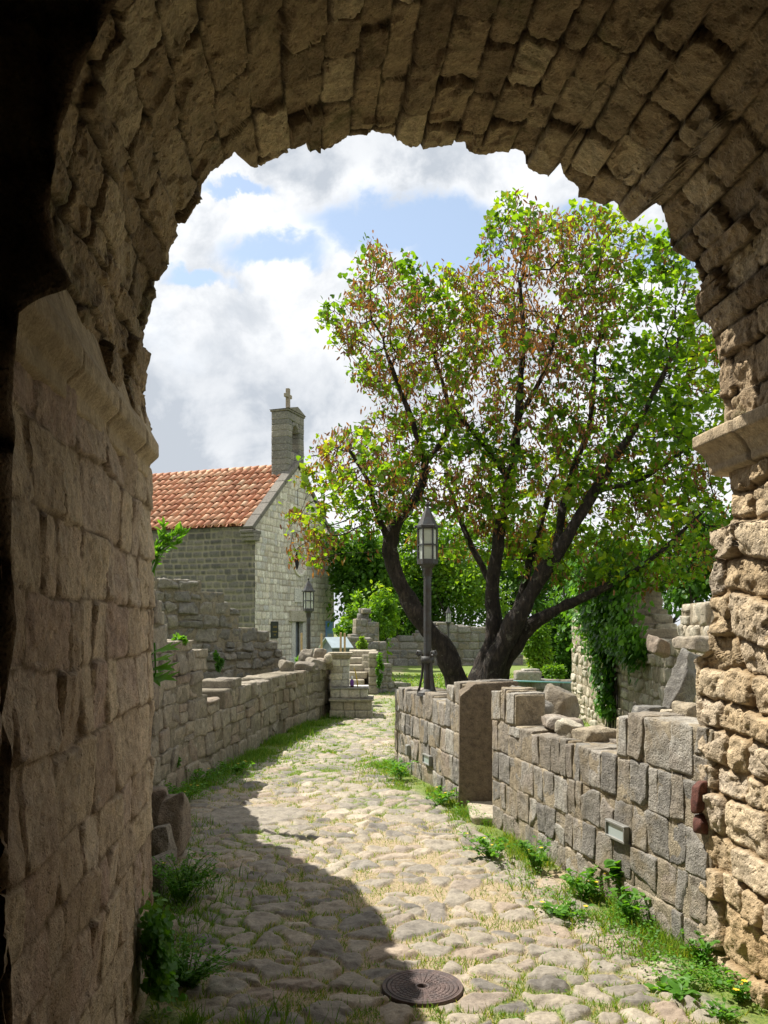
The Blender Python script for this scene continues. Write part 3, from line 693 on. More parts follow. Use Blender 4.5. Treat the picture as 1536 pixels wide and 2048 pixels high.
Tg = TI - dm * sstep(-.01, .03, kq[None]) + np.where(kq[None] < 0, .45, 0)
mb = MB(); mb.grid(W(Sg, Tg, Zg), rm, jm)
for (a, b_, c, d_) in (((-3.2, -2.2), (-3.2, -8), 0, 5.3), ((3.2, -2.2), (3.2, -8), 0, 5.3), ((-3.2, -8), (3.2, -8), 0, 5.3)):
    mb.add([W(*a, -.12), W(*b_, -.12), W(*b_, 5.3), W(*a, 5.3)], [(0, 1, 2, 3)])
mb.build("chamber_wall", M['chamber'], arch)
mb = MB(); mb.add([W(-3.2, -2.2, 5.3), W(3.2, -2.2, 5.3), W(3.2, -8, 5.3), W(-3.2, -8, 5.3)], [(0, 1, 2, 3)]); mb.build("chamber_ceiling", M['chamber'], arch)
# imposts: moulded bands at the springing, swept along the passage
def impost(sgn, prof_, t0, t1, wall_s, mat, label=None):
    pr = np.array(prof_); c = np.concatenate([[0], np.cumsum(np.linalg.norm(np.diff(pr, axis=0), axis=1))]); q = np.arange(0, c[-1], .012); q[-1] = c[-1]
    o = np.interp(q, c, pr[:, 0]); z = np.interp(q, c, pr[:, 1]); t = np.arange(t0, t1, .02)
    O, T_ = np.meshgrid(o, t, indexing='ij'); Zz = np.repeat(z[:, None], len(t), 1)
    nz = fbm(np.stack([O * 8, T_ * 5, Zz * 8], -1), 4)
    blk = np.floor((T_ + 9) / .62).astype(np.int64); gp = np.abs(((T_ + 9) / .62) % 1 - .0); gp = np.minimum(gp, 1 - gp) * .62
    O = O + .005 * nz + .006 * (_hash(blk, blk * 0, blk * 0) - .5) - .02 * (1 - sstep(0, .016, gp))
    Gm = W(sgn * (wall_s - O), T_, Zz + .004 * nz)
    mb = MB(); mb.grid(Gm, _hash(blk, blk, blk * 0), 1 - sstep(0, .012, gp))
    cap = np.stack([Gm[:, -1], W(np.full(len(q), sgn * (wall_s + .06)), np.full(len(q), t[-1]), z)], 1); mb.grid(cap, rnd=np.full(cap.shape[:2], .5))
    o_ = mb.build("impost", mat, arch, label=label)
impost(-1, [(-.10, 3.24), (-.03, 3.22), (-.005, 3.13), (.02, 3.04), (.055, 2.975), (.06, 2.97), (.06, 2.905), (.052, 2.895), (.015, 2.86), (.005, 2.85), (.005, 2.79), (-.04, 2.77), (-.10, 2.77)], -2.2, .03, 1.61, M['capital'])
impost(1, [(-.08, 3.10), (.10, 3.10), (.14, 3.095), (.14, 3.03), (.118, 3.018), (.075, 2.985), (.05, 2.94), (.04, 2.93), (.04, 2.885), (-.01, 2.87), (-.08, 2.87)], -2.42, .14, 1.63, M['capital'], "moulded cornice block catching the sun on its edge")

# ================================================================== RUINED WALLS
# left wall: tall stretch beside the gate, then low
LL = Line(L1P)
def ly(y): return LL.at_y(y)
topL = [(0, 4.1), (ly(6.9), 4.2), (ly(7.9), 4.15), (ly(7.95), 3.4), (ly(8.25), 3.3), (ly(8.3), 2.5), (ly(9.0), 2.40), (ly(9.35), 2.32), (ly(9.4), 2.28), (ly(9.55), 2.05), (ly(9.62), 1.84), (ly(10.9), 1.80), (ly(11.05), 1.74), (ly(11.1), 1.1), (ly(11.55), .92), (ly(11.9), .92), (ly(11.95), 1.22), (ly(13.1), 1.20), (ly(13.15), 1.06), (ly(14.5), 1.05), (ly(15.0), 1.16), (ly(16.2), 1.18), (ly(18.75), 1.12)]
wl, _ = make_wall("long grey rubble wall along the path's shaded edge, highest beside the gateway", L1P, topL, th=.55, side=1, ch=(.24, .36), ln=(.22, .5), mat='left', mort='mortar_d', n=8, rough=.030, jit=.02)
# stepped ruin behind it
L2P = [(PX(250, 15.2), 15.2), (PX(420, 16.5), 16.5), (PX(600, 18.6), 18.6)]
L2 = Line(L2P); sx_ = lambda px: float(np.interp(px, [250, 420, 600], [0, L2.c[1], L2.c[2]]))
topL2 = [(0, 3.2)]
for a, b_, py in ((290, 345, 1146), (347, 388, 1152), (390, 418, 1172), (420, 448, 1180), (450, 470, 1208), (472, 482, 1230), (484, 530, 1252), (532, 540, 1278), (542, 562, 1300), (564, 600, 1322)):
    d = float(np.interp((a + b_) / 2, [250, 420, 600], [15.2, 16.5, 18.6])); topL2 += [(sx_(a), PZ(py, d)), (sx_(b_), PZ(py, d))]
make_wall("dark ruined wall descending in broken steps before the chapel's side", L2P, topL2, th=.55, side=1, ch=(.17, .29), ln=(.22, .46), mat='dark', mort='mortar_d', n=8, rough=.06, k=7, jit=.04, facets=6, split=.08, inset=.03)
# right wall, near length
RL = Line(RWP); ry = lambda y: RL.at_y(y)
topR = [(0, 1.42), (ry(5.2), 1.41), (ry(6.12), 1.37), (ry(6.15), 1.06), (ry(7.82), 1.07), (ry(7.86), 1.36), (ry(8.4), 1.38)]
wr, _ = make_wall("grey wall of upright stones with a broken notched top, joining the gateway", [(1.93, 5.0), (1.085, 8.4)], topR, th=.62, side=-1, ch=(.22, .38), ln=(.15, .28), mat='grey', n=13, rough=.020, jit=.007, k=40, split=.05, inset=.006, gap=.001, skew=.035, facets=1, rotj=.025, back_top=1.06, levels=[.20, .47, .76, 1.06, 1.38])
topR2 = [(0, 1.38), (.42, 1.37), (.44, 1.13), (2.9, 1.10)]
wr2, _ = make_wall("grey stone wall carrying the iron lamp, with a squared pier at the doorway gap", [(.85, 9.32), (.575, 10.5), (.157, 12.0)], topR2, th=.62, side=-1, ch=(.22, .34), ln=(.15, .28), mat='grey', n=10, rough=.020, jit=.007, k=40, split=.08, inset=.006, gap=.001, skew=.035, facets=1, rotj=.025, levels=[.2, .5, .79, 1.12, 1.38])
mb = MB()   # dressed door jambs and threshold of the gap
add_stone(mb, (.85 + .30, 9.27, .655), (.325, .10, .715), None, 26, .016, 30, rnd=.35, skew=.02, facets=3, freq=5)
mb.build("door_jamb", M['pier'], wr2)
mb = MB(); add_stone(mb, (1.25, 8.85, .02), (.36, .44, .06), None, 8, .012, 10, rnd=.9); mb.build("threshold", M['pale'], wr2)
mb = MB(); 
pb = np.array([1.93, 5.0]); tdir = np.array([1.085 - 1.93, 3.4]); tdir /= np.linalg.norm(tdir); nn = np.array([-tdir[1], tdir[0]]); axr = np.array([[tdir[0], tdir[1], 0], [nn[0], nn[1], 0], [0, 0, 1]])
c = pb + tdir * .05 + nn * .015
for k, hz in ((0, .10), (1, .055)): add_stone(mb, (c[0] + .012 * k, c[1], .97 - .17 * k), (.045, .045, hz), axr, 8, .02, 7, rnd=.4, facets=5)
mb.build("red_brick", M['red'], wr)
# pale ruin with ivy, far side of the right-hand wall
R3P = [(PX(1142, 18.6), 18.6), (PX(1200, 16), 16.0), (PX(1290, 13), 13.0), (PX(1420, 9.5), 9.5)]
R3 = Line(R3P); c3 = R3.c
topR3 = [(0, 2.40), (.3, 2.55), (c3[1], 2.9), (c3[1] + 1.2, 2.95), (c3[1] + 2.0, 2.2), (c3[2] - .2, 1.75), (c3[2] + .9, 1.62), (c3[2] + 1.0, 1.78), (c3[2] + 2.0, 1.85), (c3[2] + 2.05, 2.3), (c3[3], 2.4)]
w3, _ = make_wall("pale rubble wall overhung with ivy, behind the low right-hand wall", R3P, topR3, th=.7, side=1, ch=(.17, .27), ln=(.2, .42), mat='pale', n=6, rough=.05, k=6, jit=.035)
# ruined pieces in the back
make_wall("low ruined wall with stepped end right of the stone stairs", [(PX(752, 24.5), 24.5), (PX(822, 25.5), 25.5)], [(0, 1.24), (.15, 1.2), (.2, 1.1), (.42, 1.05), (.45, .85), (.62, .8), (.65, .62), (.8, .55), (.85, .3), (1.08, .25)], th=.6, side=1, ch=(.16, .24), ln=(.2, .36), mat='dark', mort='mortar_d', n=5, rough=.03, k=9)
make_wall("grey wall behind and above the stone stairs", [(PX(672, 27), 27), (PX(772, 27.5), 27.5)], [(0, 1.62), (.9, 1.62), (.95, 1.58), (1.62, 1.5)], th=.6, side=1, ch=(.2, .3), ln=(.3, .6), mat='dark', mort='mortar_d', n=5, rough=.03, k=9)
make_wall("weathered stub of masonry against the dark shrubs", [(PX(694, 30), 30), (PX(757, 30.3), 30.3)], [(0, 1.55), (.3, 1.6), (.4, 1.9), (.46, 2.3), (.5, 2.62), (.85, 2.6), (.95, 2.2), (1.15, 1.5)], th=.6, side=1, ch=(.2, .3), ln=(.2, .4), mat='dark', mort='mortar_d', n=5, rough=.04, k=9)
make_wall("long shaded wall beyond the big tree", [(PX(770, 41), 41), (PX(1046, 42), 42)], [(0, 1.3), (1.3, 1.5), (2.2, 1.9), (2.7, 2.2), (3.4, 2.1), (4.2, 1.9), (5.4, 1.9), (6.8, 2.3)], th=.7, side=1, ch=(.3, .45), ln=(.4, .8), mat='dark', mort='mortar_d', n=5, rough=.04, k=9)
make_wall("low masonry kerb crossing the lawn under the tree", [(PX(985, 23), 23), (PX(1172, 23), 23)], [(0, .52), (2.5, .5)], th=.5, side=1, ch=(.24, .3), ln=(.5, .9), mat='dark', mort='mortar_d', n=5, rough=.02, k=8)
mb = MB(); mb.tube([P(985, 1361, 22.6), P(1160, 1366, 22.6)], .022, 8)
tag(mb.build("pipe", M['teal']), "thin teal pipe lying on the low kerb on the lawn", "pipe")
sb = MB(); add_stone(sb, P(1055, 1352, 23), (.36, .25, .15), None, 6, .02, 10, rnd=.6); add_stone(sb, P(1060, 1342, 23), (.22, .2, .06), None, 6, .02, 10, rnd=.8)
tag(sb.build("stone_block", M['grey']), "squared grey block on the lawn's kerb below the tree", "block")

# loose boulders
def boulder(label, c, h, rot=0, mat='grey', n=9, rough=.06, k=5, tilt=(0, 0), group=None, name="boulder", freq=4.0, rnd=None):
    mb = MB(); e = mathutils.Euler((tilt[0], tilt[1], rot)).to_matrix(); ax = np.array(e).T
    add_stone(mb, c, h, ax, n + 3, rough * .8, max(k, 7), freq * 1.8, rnd=rnd, skew=.16, facets=9)
    return tag(mb.build(name, M[mat]), label, "boulder", group)
def bo(px, y0, y1, Y, wpx): # centre & half dims from its place
    c = P(px, (y0 + y1) / 2, Y); return c, (wpx / 2 / F * Y, wpx / 2 / F * Y * .9, abs(y1 - y0) / 2 / F * Y)
RG = "loose boulders lying on the notched right-hand wall"
c, h_ = bo(1118, 1378, 1440, 8.7, 74); boulder("largest flat-faced boulder on the right-hand wall top", c, h_, .9, 'grey', 12, .05, 7, (.30, .25), RG)
c, h_ = bo(1040, 1372, 1415, 8.9, 58); boulder("low domed boulder beside the notched wall's raised corner", c, h_, .2, 'grey', 10, .05, 5, (0, .2), RG)
c, h_ = bo(1072, 1395, 1450, 8.2, 46); boulder("narrow split stone leaning before the largest boulder", c, h_, .9, 'grey', 10, .05, 4, (.4, .3), RG)
c, h_ = bo(1128, 1432, 1462, 7.6, 84); boulder("long flat slab lying in the wall notch", c, h_, .1, 'grey', 10, .05, 4, (0, .1), RG)
c, h_ = bo(1140, 1442, 1475, 7.1, 52); boulder("small pointed pale stone in the wall notch", c, h_, .7, 'pale', 9, .04, 4, (.2, 0), RG)
c, h_ = bo(1195, 1450, 1500, 6.9, 80); boulder("tan rounded stone at the foot of the notch's tall side", c, h_, .3, 'mortar', 10, .05, 4, (0, .15), RG)
c, h_ = bo(1295, 1412, 1445, 7.4, 64); boulder("dark smooth stone behind the wall's highest corner", c, h_, .3, 'dark', 9, .03, 4, (0, .1), RG, rnd=.0)
c, h_ = bo(1340, 1418, 1445, 7.0, 34); boulder("small white stone next to the dark smooth stone", c, h_, .3, 'pale', 8, .03, 4, (0, .1), RG, rnd=.95)
c, h_ = bo(1385, 1405, 1450, 6.6, 70); boulder("brown rounded stone against the sunlit jamb", c, h_, .3, 'mortar', 9, .03, 4, (0, .1), RG)
c, h_ = bo(1368, 1305, 1440, 8.6, 62); boulder("tall leaning grey slab before the pale ivy wall", c, (h_[0] * .9, .12, h_[2]), .5, 'dark', 12, .05, 8, (.15, .22), None, "standing_slab")
c, h_ = bo(1318, 1272, 1312, 10.6, 44); boulder("round stone resting on top of the pale ivy wall", c, h_, .5, 'left', 9, .05, 4, (.15, .22))
c, h_ = bo(1398, 1272, 1306, 9.4, 80); boulder("tan flat slab capping the pale wall beside the jamb", c, h_, .2, 'left', 9, .04, 6, (0, .05))
# rubble mound inside the right wall
mb = MB(); xs = np.linspace(0, 1, 60); yq = np.linspace(5.3, 9.6, 90); A, Bq = np.meshgrid(xs, yq)
Xm = np.interp(Bq, [5, 8.4, 9.6], [1.93, 1.085, .85]) + .35 + A * 2.1
Zm = .94 - .9 * sstep(.35, 1, A) + .06 * fbm(np.stack([Xm * 3, Bq * 3, A * 0], -1), 4) - .9 * sstep(8.6, 9.5, Bq) - .15 * sstep(.3, 0, A)
mb.grid(np.stack([Xm, Bq, Zm], -1), rnd=np.full(A.shape, .5)); tag(mb.build("rubble_terrain", M['mortar']), kind='structure')
# blocks at the foot of the left wall, beside the gateway
LG = "fallen blocks at the foot of the gateway's shaded side"
for lab, px, y0, y1, Y, wp in (("tall rough block furthest from the gateway's shaded jamb", 348, 1590, 1725, 7.2, 52), ("upright grey block half hidden behind the shaded jamb", 312, 1575, 1690, 7.6, 46), ("square grey block under the upright half hidden one", 322, 1652, 1740, 6.7, 50), ("long low block midway along the jamb's foot", 312, 1715, 1830, 6.2, 56), ("lowest block behind the leafy climber", 318, 1845, 1930, 5.3, 60), ("flat stone poking from the jamb's foot", 305, 1870, 1960, 5.0, 40)):
    c, h_ = bo(px, y0, y1, Y, wp); h_ = (h_[0], h_[0] * 1.2, h_[2]); boulder(lab, c, h_, random.uniform(-.2, .2), 'left', 10, .04, 6, (0, 0), LG, "fallen_block")
for lab, px, y0, y1, Y, wp in (("upright rough stone on the left wall by the second lamp", 612, 1298, 1330, 18.2, 26), ("pale lumpy stone right of the second lamp's post", 640, 1297, 1325, 18.6, 26), ("block behind the second lamp's foot", 632, 1318, 1340, 18.0, 40), ("wide block leaning on the altar pillar", 648, 1315, 1338, 18.2, 36), ("flat stone on the left wall's far end", 610, 1325, 1345, 17.2, 40), ("rough lump where the stepped ruin meets the wall", 572, 1322, 1345, 16.8, 30)):
    c, h_ = bo(px, y0, y1, Y, wp); boulder(lab, c, h_, random.uniform(-.3, .3), 'left', 7, .06, 4, (0, .1), "loose stones heaped on the left wall's far end")

# ---- recessed wall lights
def wall_light(label, px, py, wall, big=1.0, slim=False):
    a, b_ = np.array(wall[0]), np.array(wall[1]); d = b_ - a; dx = (px - 768) / F
    k = (dx * a[1] - a[0]) / (d[0] - dx * d[1]); pos = a + d * k; t = d / np.linalg.norm(d); n_ = np.array([-t[1], t[0]])
    z = PZ(py, pos[1]); c = np.array([pos[0] + n_[0] * .012, pos[1] + n_[1] * .012, z]); ax = np.array([[t[0], t[1], 0], [n_[0], n_[1], 0], [0, 0, 1]])
    root = thing("wall_light" if not slim else "junction_box", label, "wall light" if not slim else "junction box", c)
    if slim:
        m2 = MB(); m2.box(c, (.05, .03, .075), ax, bev=.01); m2.build("housing", M['fixture'], root, smooth=False)
        m2 = MB(); m2.box(c + np.array([n_[0], n_[1], 0]) * .032, (.04, .006, .062), ax, bev=.003); m2.build("cover", M['fixture'], root, smooth=False); return
    w_, h_ = .135 * big, .062 * big
    m2 = MB()
    for (ox, oz, hx, hz) in ((0, h_ - .009, w_, .009), (0, -h_ + .009, w_, .009), (w_ - .009, 0, .009, h_ - .018), (-w_ + .009, 0, .009, h_ - .018)):
        m2.box(c + ax[0] * ox + ax[2] * oz + ax[1] * .012, (hx, .022, hz), ax, bev=.003)
    m2.build("frame", M['fixture'], root, smooth=False)
    m2 = MB(); m2.box(c + ax[1] * .008, (w_ - .018, .012, h_ - .018), ax); m2.build("pane", M['fglass'], root, smooth=False)
wall_light("oblong recessed light with grey frame, low in the near right-hand wall", 1240, 1662, RWP[:2])
wall_light("oblong recessed light below the iron lamp's wall", 858, 1519, [(.575, 10.5), (.157, 12.0)])
wall_light("small grey junction box at the far end of the lamp's wall", 819, 1500, [(.575, 10.5), (.157, 12.0)], slim=True)

# ================================================================== STREET LAMPS
def make_lamp(loc, label):
    root = thing("street_lamp", label, "lamp", loc, "grey iron lantern posts")
    B = np.array(root.location)
    mb = MB(); s_ = .052
    mb.tube([B + (0, 0, 0), B + (0, 0, 1.46)], .046, 12); mb.lathe([(.046, 1.40), (.058, 1.42), (.058, 1.50), (.085, 1.53), (.115, 1.56), (0, 1.57)], B, 6, rot=0)
    mb.lathe([(0, -.02), (.13, -.02), (.12, .02), (.055, .06)], B, 12); mb.build("post", M['iron'], root, sharp=30)
    mb = MB()
    for a in (R(-60), R(40), R(150)):
        u = np.array([math.cos(a), math.sin(a), 0])
        pts = [B + u * r + (0, 0, z) for r, z in ((.13, .0), (.105, .08), (.075, .22), (.06, .38), (.065, .44), (.09, .50), (.13, .51), (.145, .475), (.12, .455), (.105, .475))]
        mb.tube(pts, .016, 6)
    mb.lathe([(.05, .37), (.08, .37), (.08, .45), (.05, .45)], B, 12); mb.build("scroll_bracket", M['iron'], root)
    z0, z1 = 1.57, 1.99; r = .115
    mb = MB()
    for k in range(6):
        a = R(60 * k + 0); p = B + np.array([r * math.cos(a), r * math.sin(a), 0]); mb.tube([p + (0, 0, z0), p + (0, 0, z1)], .011, 4)
    for z in (z0 + .01, (z0 + z1) / 2, z1 - .01):
        hz = .028 if z == z0 + .01 else .009
        mb.lathe([(r + .006, z - hz), (r + .010, z - hz), (r + .010, z + hz), (r - .006, z + hz), (r - .006, z - hz)], B, 6)
    mb.build("lantern_frame", M['iron'], root, smooth=False)
    mb = MB(); mb.lathe([(r - .012, z0 + .03), (r - .012, z1 - .02)], B, 6); mb.build("glass", M['glass'], root, smooth=False)
    mb = MB(); mb.lathe([(0, z1 - .004), (.138, z1 - .004), (.138, z1 + .022), (.122, z1 + .028), (.022, z1 + .235), (.012, z1 + .25), (.022, z1 + .262), (.028, z1 + .278), (.020, z1 + .295), (0, z1 + .30)], B, 6)
    for k in range(6):
        a = R(60 * k); p = B + np.array([.142 * math.cos(a), .142 * math.sin(a), z1 + .01]); mb.lathe([(0, .018), (.014, .01), (.014, -.01), (0, -.018)], p, 6)
    mb.build("lantern_roof", M['iron'], root, smooth=False)
    return root
lp = P(855, 1383, 10.85); lp[2] = 1.11
lamp = make_lamp(lp, "tall grey iron lantern post standing on the right-hand wall before the tree"); lamp.scale = (1.08, 1.08, 1.08)
copy_tree(lamp, (PX(617, 20.3), 20.3, PZ(1156, 20.3) - 2.29 * 1.08), "iron lantern post in front of the chapel's pale facade", "grey iron lantern posts")
copy_tree(lamp, (PX(897, 39), 39, PZ(1212, 39) - 2.29 * 1.08), "distant small lantern post seen between the trunks of the tree", "grey iron lantern posts")
boulder("square plinth stone under the facade's lantern post", (PX(617, 20.3), 20.3, (PZ(1156, 20.3) - 2.47) / 2), (.2, .2, (PZ(1156, 20.3) - 2.47) / 2), 0, 'left', 6, .02, 10, (0, 0), None, "stone_block")
boulder("plinth stone under the distant lantern post", (PX(897, 39), 39, (PZ(1212, 39) - 2.47) / 2), (.3, .3, (PZ(1212, 39) - 2.47) / 2), 0, 'left', 6, .02, 10, (0, 0), None, "stone_block")

# ================================================================== CHURCH
C0 = np.array([PX(510, 36.0), 36.0]); FD = np.array([.352, .936]); SDv = np.array([-.936, .352]); FN = np.array([.936, -.352])
CW, CLn = 8.3, 13.0; EV, RG_ = 6.3, 9.45
def cp(f, s, z, out=0.0): # along facade, along side, height, outwards of facade
    f, s, z, out = np.broadcast_arrays(*[np.asarray(q, float) for q in (f, s, z, out)])
    return np.stack([C0[0] + FD[0] * f + SDv[0] * s + FN[0] * out, C0[1] + FD[1] * f + SDv[1] * s + FN[1] * out, z], -1)
AXC = np.array([[FD[0], FD[1], 0], [FN[0], FN[1], 0], [0, 0, 1]])
church = thing("chapel", "small stone chapel with orange tiled roof, bell gable and round window", "chapel", (C0[0], C0[1], 0))
gab = lambda f: EV + (RG_ - EV) * (1 - np.abs(f - CW / 2) / (CW / 2))
fz = np.arange(-.1, RG_ + .05, .045); ff = np.arange(0, CW + .02, .045); Zf, Ff = np.meshgrid(fz, ff, indexing='ij')
d, r_, j_ = masonry(Zf, Ff, 71, rh=(.24, .36), bl=(.2, .48), jw=.03, relief=.018, pillow=.004, off=.006, rough=.006, warp=.035)
DF0, DF1, DZ = 3.46, 4.84, 2.15
OC = (4.3, 5.05, .62)
Gf = cp(Ff, 0, Zf, d - .02)
fc, zc = (Ff[:-1, :-1] + .0225), (Zf[:-1, :-1] + .0225)
mk_ = (zc < gab(fc)) & ~((fc > DF0) & (fc < DF1) & (zc < DZ)) & (np.hypot(fc - OC[0], zc - OC[1]) > OC[2] - .05)
mb = MB(); mb.grid(Gf, r_, j_, mk_); mb.build("facade", M['facade'], church)
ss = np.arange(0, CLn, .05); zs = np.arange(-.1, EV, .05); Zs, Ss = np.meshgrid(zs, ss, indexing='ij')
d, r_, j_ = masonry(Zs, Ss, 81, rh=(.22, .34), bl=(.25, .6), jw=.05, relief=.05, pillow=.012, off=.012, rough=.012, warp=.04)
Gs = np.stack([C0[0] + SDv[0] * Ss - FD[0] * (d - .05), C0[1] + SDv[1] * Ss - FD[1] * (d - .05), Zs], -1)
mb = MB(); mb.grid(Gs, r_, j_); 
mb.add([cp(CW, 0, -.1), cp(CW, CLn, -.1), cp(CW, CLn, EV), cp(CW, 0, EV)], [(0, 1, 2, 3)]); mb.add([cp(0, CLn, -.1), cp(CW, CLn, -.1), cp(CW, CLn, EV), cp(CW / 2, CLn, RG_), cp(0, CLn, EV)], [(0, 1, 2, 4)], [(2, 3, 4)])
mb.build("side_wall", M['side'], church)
# roof
rb = MB(); slope = math.hypot(CW / 2 + .12, RG_ - EV + .09); S0 = .42
for sgn in (1, -1):
    f0 = -.12 if sgn > 0 else CW + .12
    z0 = EV - .02; z1 = RG_ + .06; f1 = CW / 2
    up = np.array([f1 - f0, z1 - z0]) / math.hypot(f1 - f0, z1 - z0); LS = math.hypot(f1 - f0, z1 - z0); nz_ = np.array([-up[1], up[0]]) * (1 if sgn > 0 else -1)
    rb.add([cp(f0, S0, z0 - .02), cp(f0, CLn + .2, z0 - .02), cp(f1, CLn + .2, z1 - .02), cp(f1, S0, z1 - .02)], [(0, 1, 2, 3)], rnd=.1)
    sp = .37; nt_ = 10; tl = LS / nt_
    A = np.linspace(-.12, np.pi + .12, 9)
    for ci in range(int((CLn - S0) / sp) + 1):
        for ti in range(nt_):
            r0 = .165 * random.uniform(.95, 1.05); r1_ = .135; q0 = ti * tl - .08 - random.uniform(0, .03); q1 = (ti + 1) * tl + .05; l0, l1 = .055, .0
            sc_ = S0 + .1 + ci * sp + random.uniform(-.018, .018); tw = random.uniform(-.045, .045); q0 -= .05 * (random.random() < .08); V = []
            for (q, rr, lf, ts) in ((q0, r0, l0, -tw), (q1, r1_, l1, tw)):
                for a in A:
                    hgt = rr * math.sin(a) * .8 + lf; V.append(cp(f0 + up[0] * q + nz_[0] * hgt, sc_ + rr * math.cos(a) + ts, z0 + up[1] * q + nz_[1] * hgt))
            for a in A: # end lip
                hgt = (r0 - .03) * math.sin(a) * .8 + l0; V.append(cp(f0 + up[0] * q0 + nz_[0] * hgt, sc_ + (r0 - .03) * math.cos(a) - tw, z0 + up[1] * q0 + nz_[1] * hgt))
            n9 = len(A); Q = [(i, i + 1, n9 + i + 1, n9 + i) for i in range(n9 - 1)] + [(i, 2 * n9 + i, 2 * n9 + i + 1, i + 1) for i in range(n9 - 1)]
            rb.add(V, Q)
for k in range(31):
    a = S0 + .42 * k
    rb.tube([cp(CW / 2, a, RG_ + .06 + .02), cp(CW / 2, a + .45, RG_ + .06)], [.19, .16], 10)
rb.build("roof", M['tile'], church)
# copings (raking verges) and kneelers
mb = MB()
for sgn in (1, -1):
    f0 = -.30 if sgn > 0 else CW + .30
    pa, pb_ = np.array([f0, EV - .18]), np.array([CW / 2, RG_ + .28]); dv = pb_ - pa; Ls = np.linalg.norm(dv); dv /= Ls; ax3 = cp(dv[0], 0, dv[1]) - cp(0, 0, 0)
    nv = np.cross(ax3, np.array([FN[0], FN[1], 0])); nv *= np.sign(nv[2])
    for k in range(6):
        c = (cp(*((pa + dv * Ls * (k + .5) / 6)[0], .16, (pa + dv * Ls * (k + .5) / 6)[1])))
        mb.box(c, (Ls / 12 - .006, .24, .10), np.array([ax3, [FN[0], FN[1], 0], nv]), bev=.02)
mb.build("gable_coping", M['trim'], church, smooth=False)
for fpos in (-.2, CW + .2):
    mb = MB(); 
    for (z, ex, hz) in ((EV - .32, .62, .07), (EV - .46, .50, .075), (EV - .62, .38, .085)):
        mb.box(cp(fpos * .35 + (0 if fpos < 0 else CW * .65), .18, z), (ex * .62, .32, hz), AXC, bev=.02)
    mb.build("kneeler", M['trim'], church, smooth=False)
# bell gable
bc = thing_f = CW / 2
bell_s, bd = .55, .43
mb = MB()
def cbox(f, s, z, hf, hs, hz, bev=.02): mb.box(cp(f, s, z), (hf, hs, hz), AXC, rnd=random.random(), bev=bev)
zb = RG_ - .5; ztop_ = 12.0; bw = .86
def block_stack(f0, f1, z0, z1):
    z = z0
    while z < z1 - .02:
        h = min(random.uniform(.24, .34), z1 - z); h = h if z1 - z - h > .12 else z1 - z; f = f0
        while f < f1 - .02:
            l = min(random.uniform(.3, .6), f1 - f); l = l if f1 - f - l > .15 else f1 - f
            add_stone(mb, cp(f + l / 2, bell_s, z + h / 2), (l / 2 - .001, bd + random.uniform(-.008, .008), h / 2 - .001), AXC, 6, .008, 40, skew=.01); f += l
        z += h
block_stack(bc - bw, bc + bw, zb, 10.15); block_stack(bc - bw, bc - .38, 10.15, 11.62); block_stack(bc + .38, bc + bw, 10.15, 11.62); 
for k in range(7):   # arch stones of the opening
    a0 = math.pi * k / 7; a1 = math.pi * (k + 1) / 7; am = (a0 + a1) / 2
    c = cp(bc + .36 * math.cos(am), bell_s, 11.2 + .36 * math.sin(am)); rad = cp(math.cos(am), 0, math.sin(am)) - cp(0, 0, 0); tn = cp(-math.sin(am), 0, math.cos(am)) - cp(0, 0, 0)
    add_stone(mb, c, (.10, bd - .01, .10), np.array([rad, [FN[0], FN[1], 0], tn]), 4, .008, 12)
block_stack(bc - bw, bc + bw, 11.62, 12.0)
mb.build("bell_gable", M['dark'], church)
mb = MB(); cbox(bc, bell_s, 12.05, bw + .05, bd + .05, .045); 
mb.add([cp(bc - bw - .08, bell_s - bd - .08, 12.1), cp(bc + bw + .08, bell_s - bd - .08, 12.1), cp(bc + bw + .08, bell_s + bd + .08, 12.1), cp(bc - bw - .08, bell_s + bd + .08, 12.1), cp(bc, bell_s - bd - .1, 12.36), cp(bc, bell_s + bd + .1, 12.36)], [(0, 1, 2, 3), (1, 2, 5, 4), (3, 0, 4, 5)], [(0, 1, 4), (2, 3, 5)])
mb.build("bell_gable_cap", M['trim'], church, smooth=False)
mb = MB(); mb.lathe([(.0, .36), (.08, .35), (.12, .26), (.15, .1), (.2, .0), (.19, -.01), (0, .0)], cp(bc, bell_s, 10.7), 16); mb.tube([cp(bc, bell_s, 11.06), cp(bc, bell_s, 11.3)], .02, 6); mb.build("bell", M['cast'], church)
mb = MB(); cbox(bc, bell_s, 12.82, .085, .085, .46, .01); cbox(bc - .185, bell_s, 12.92, .10, .08, .085, .01); cbox(bc + .185, bell_s, 12.92, .10, .08, .085, .01)
mb.build("cross", M['left'], church, smooth=False)
# round window, door, plaques
mb = MB(); ang = np.linspace(0, 2 * np.pi, 41)
pr = [(OC[2] + .12, -.02), (OC[2] + .12, .06), (OC[2] + .02, .06), (OC[2] - .10, -.14), (OC[2] - .14, -.3)]
Gr = np.array([[cp(OC[0] + r * math.cos(a), 0, OC[1] + r * math.sin(a), o) for a in ang] for r, o in pr]); mb.grid(Gr); wn = mb.build("round_window", M['facade'], church, sharp=30)
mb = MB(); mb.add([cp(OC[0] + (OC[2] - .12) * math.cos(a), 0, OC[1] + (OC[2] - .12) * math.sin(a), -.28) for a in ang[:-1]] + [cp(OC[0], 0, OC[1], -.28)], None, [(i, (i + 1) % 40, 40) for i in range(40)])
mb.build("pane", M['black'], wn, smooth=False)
def fbox(f, z, o, hf, hz, ho, mat, name, par=church, bev=.01, label=None):
    m2 = MB(); m2.box(cp(f, 0, z, o), (hf, ho, hz), AXC, bev=bev); return m2.build(name, mat, par, smooth=False, label=label)
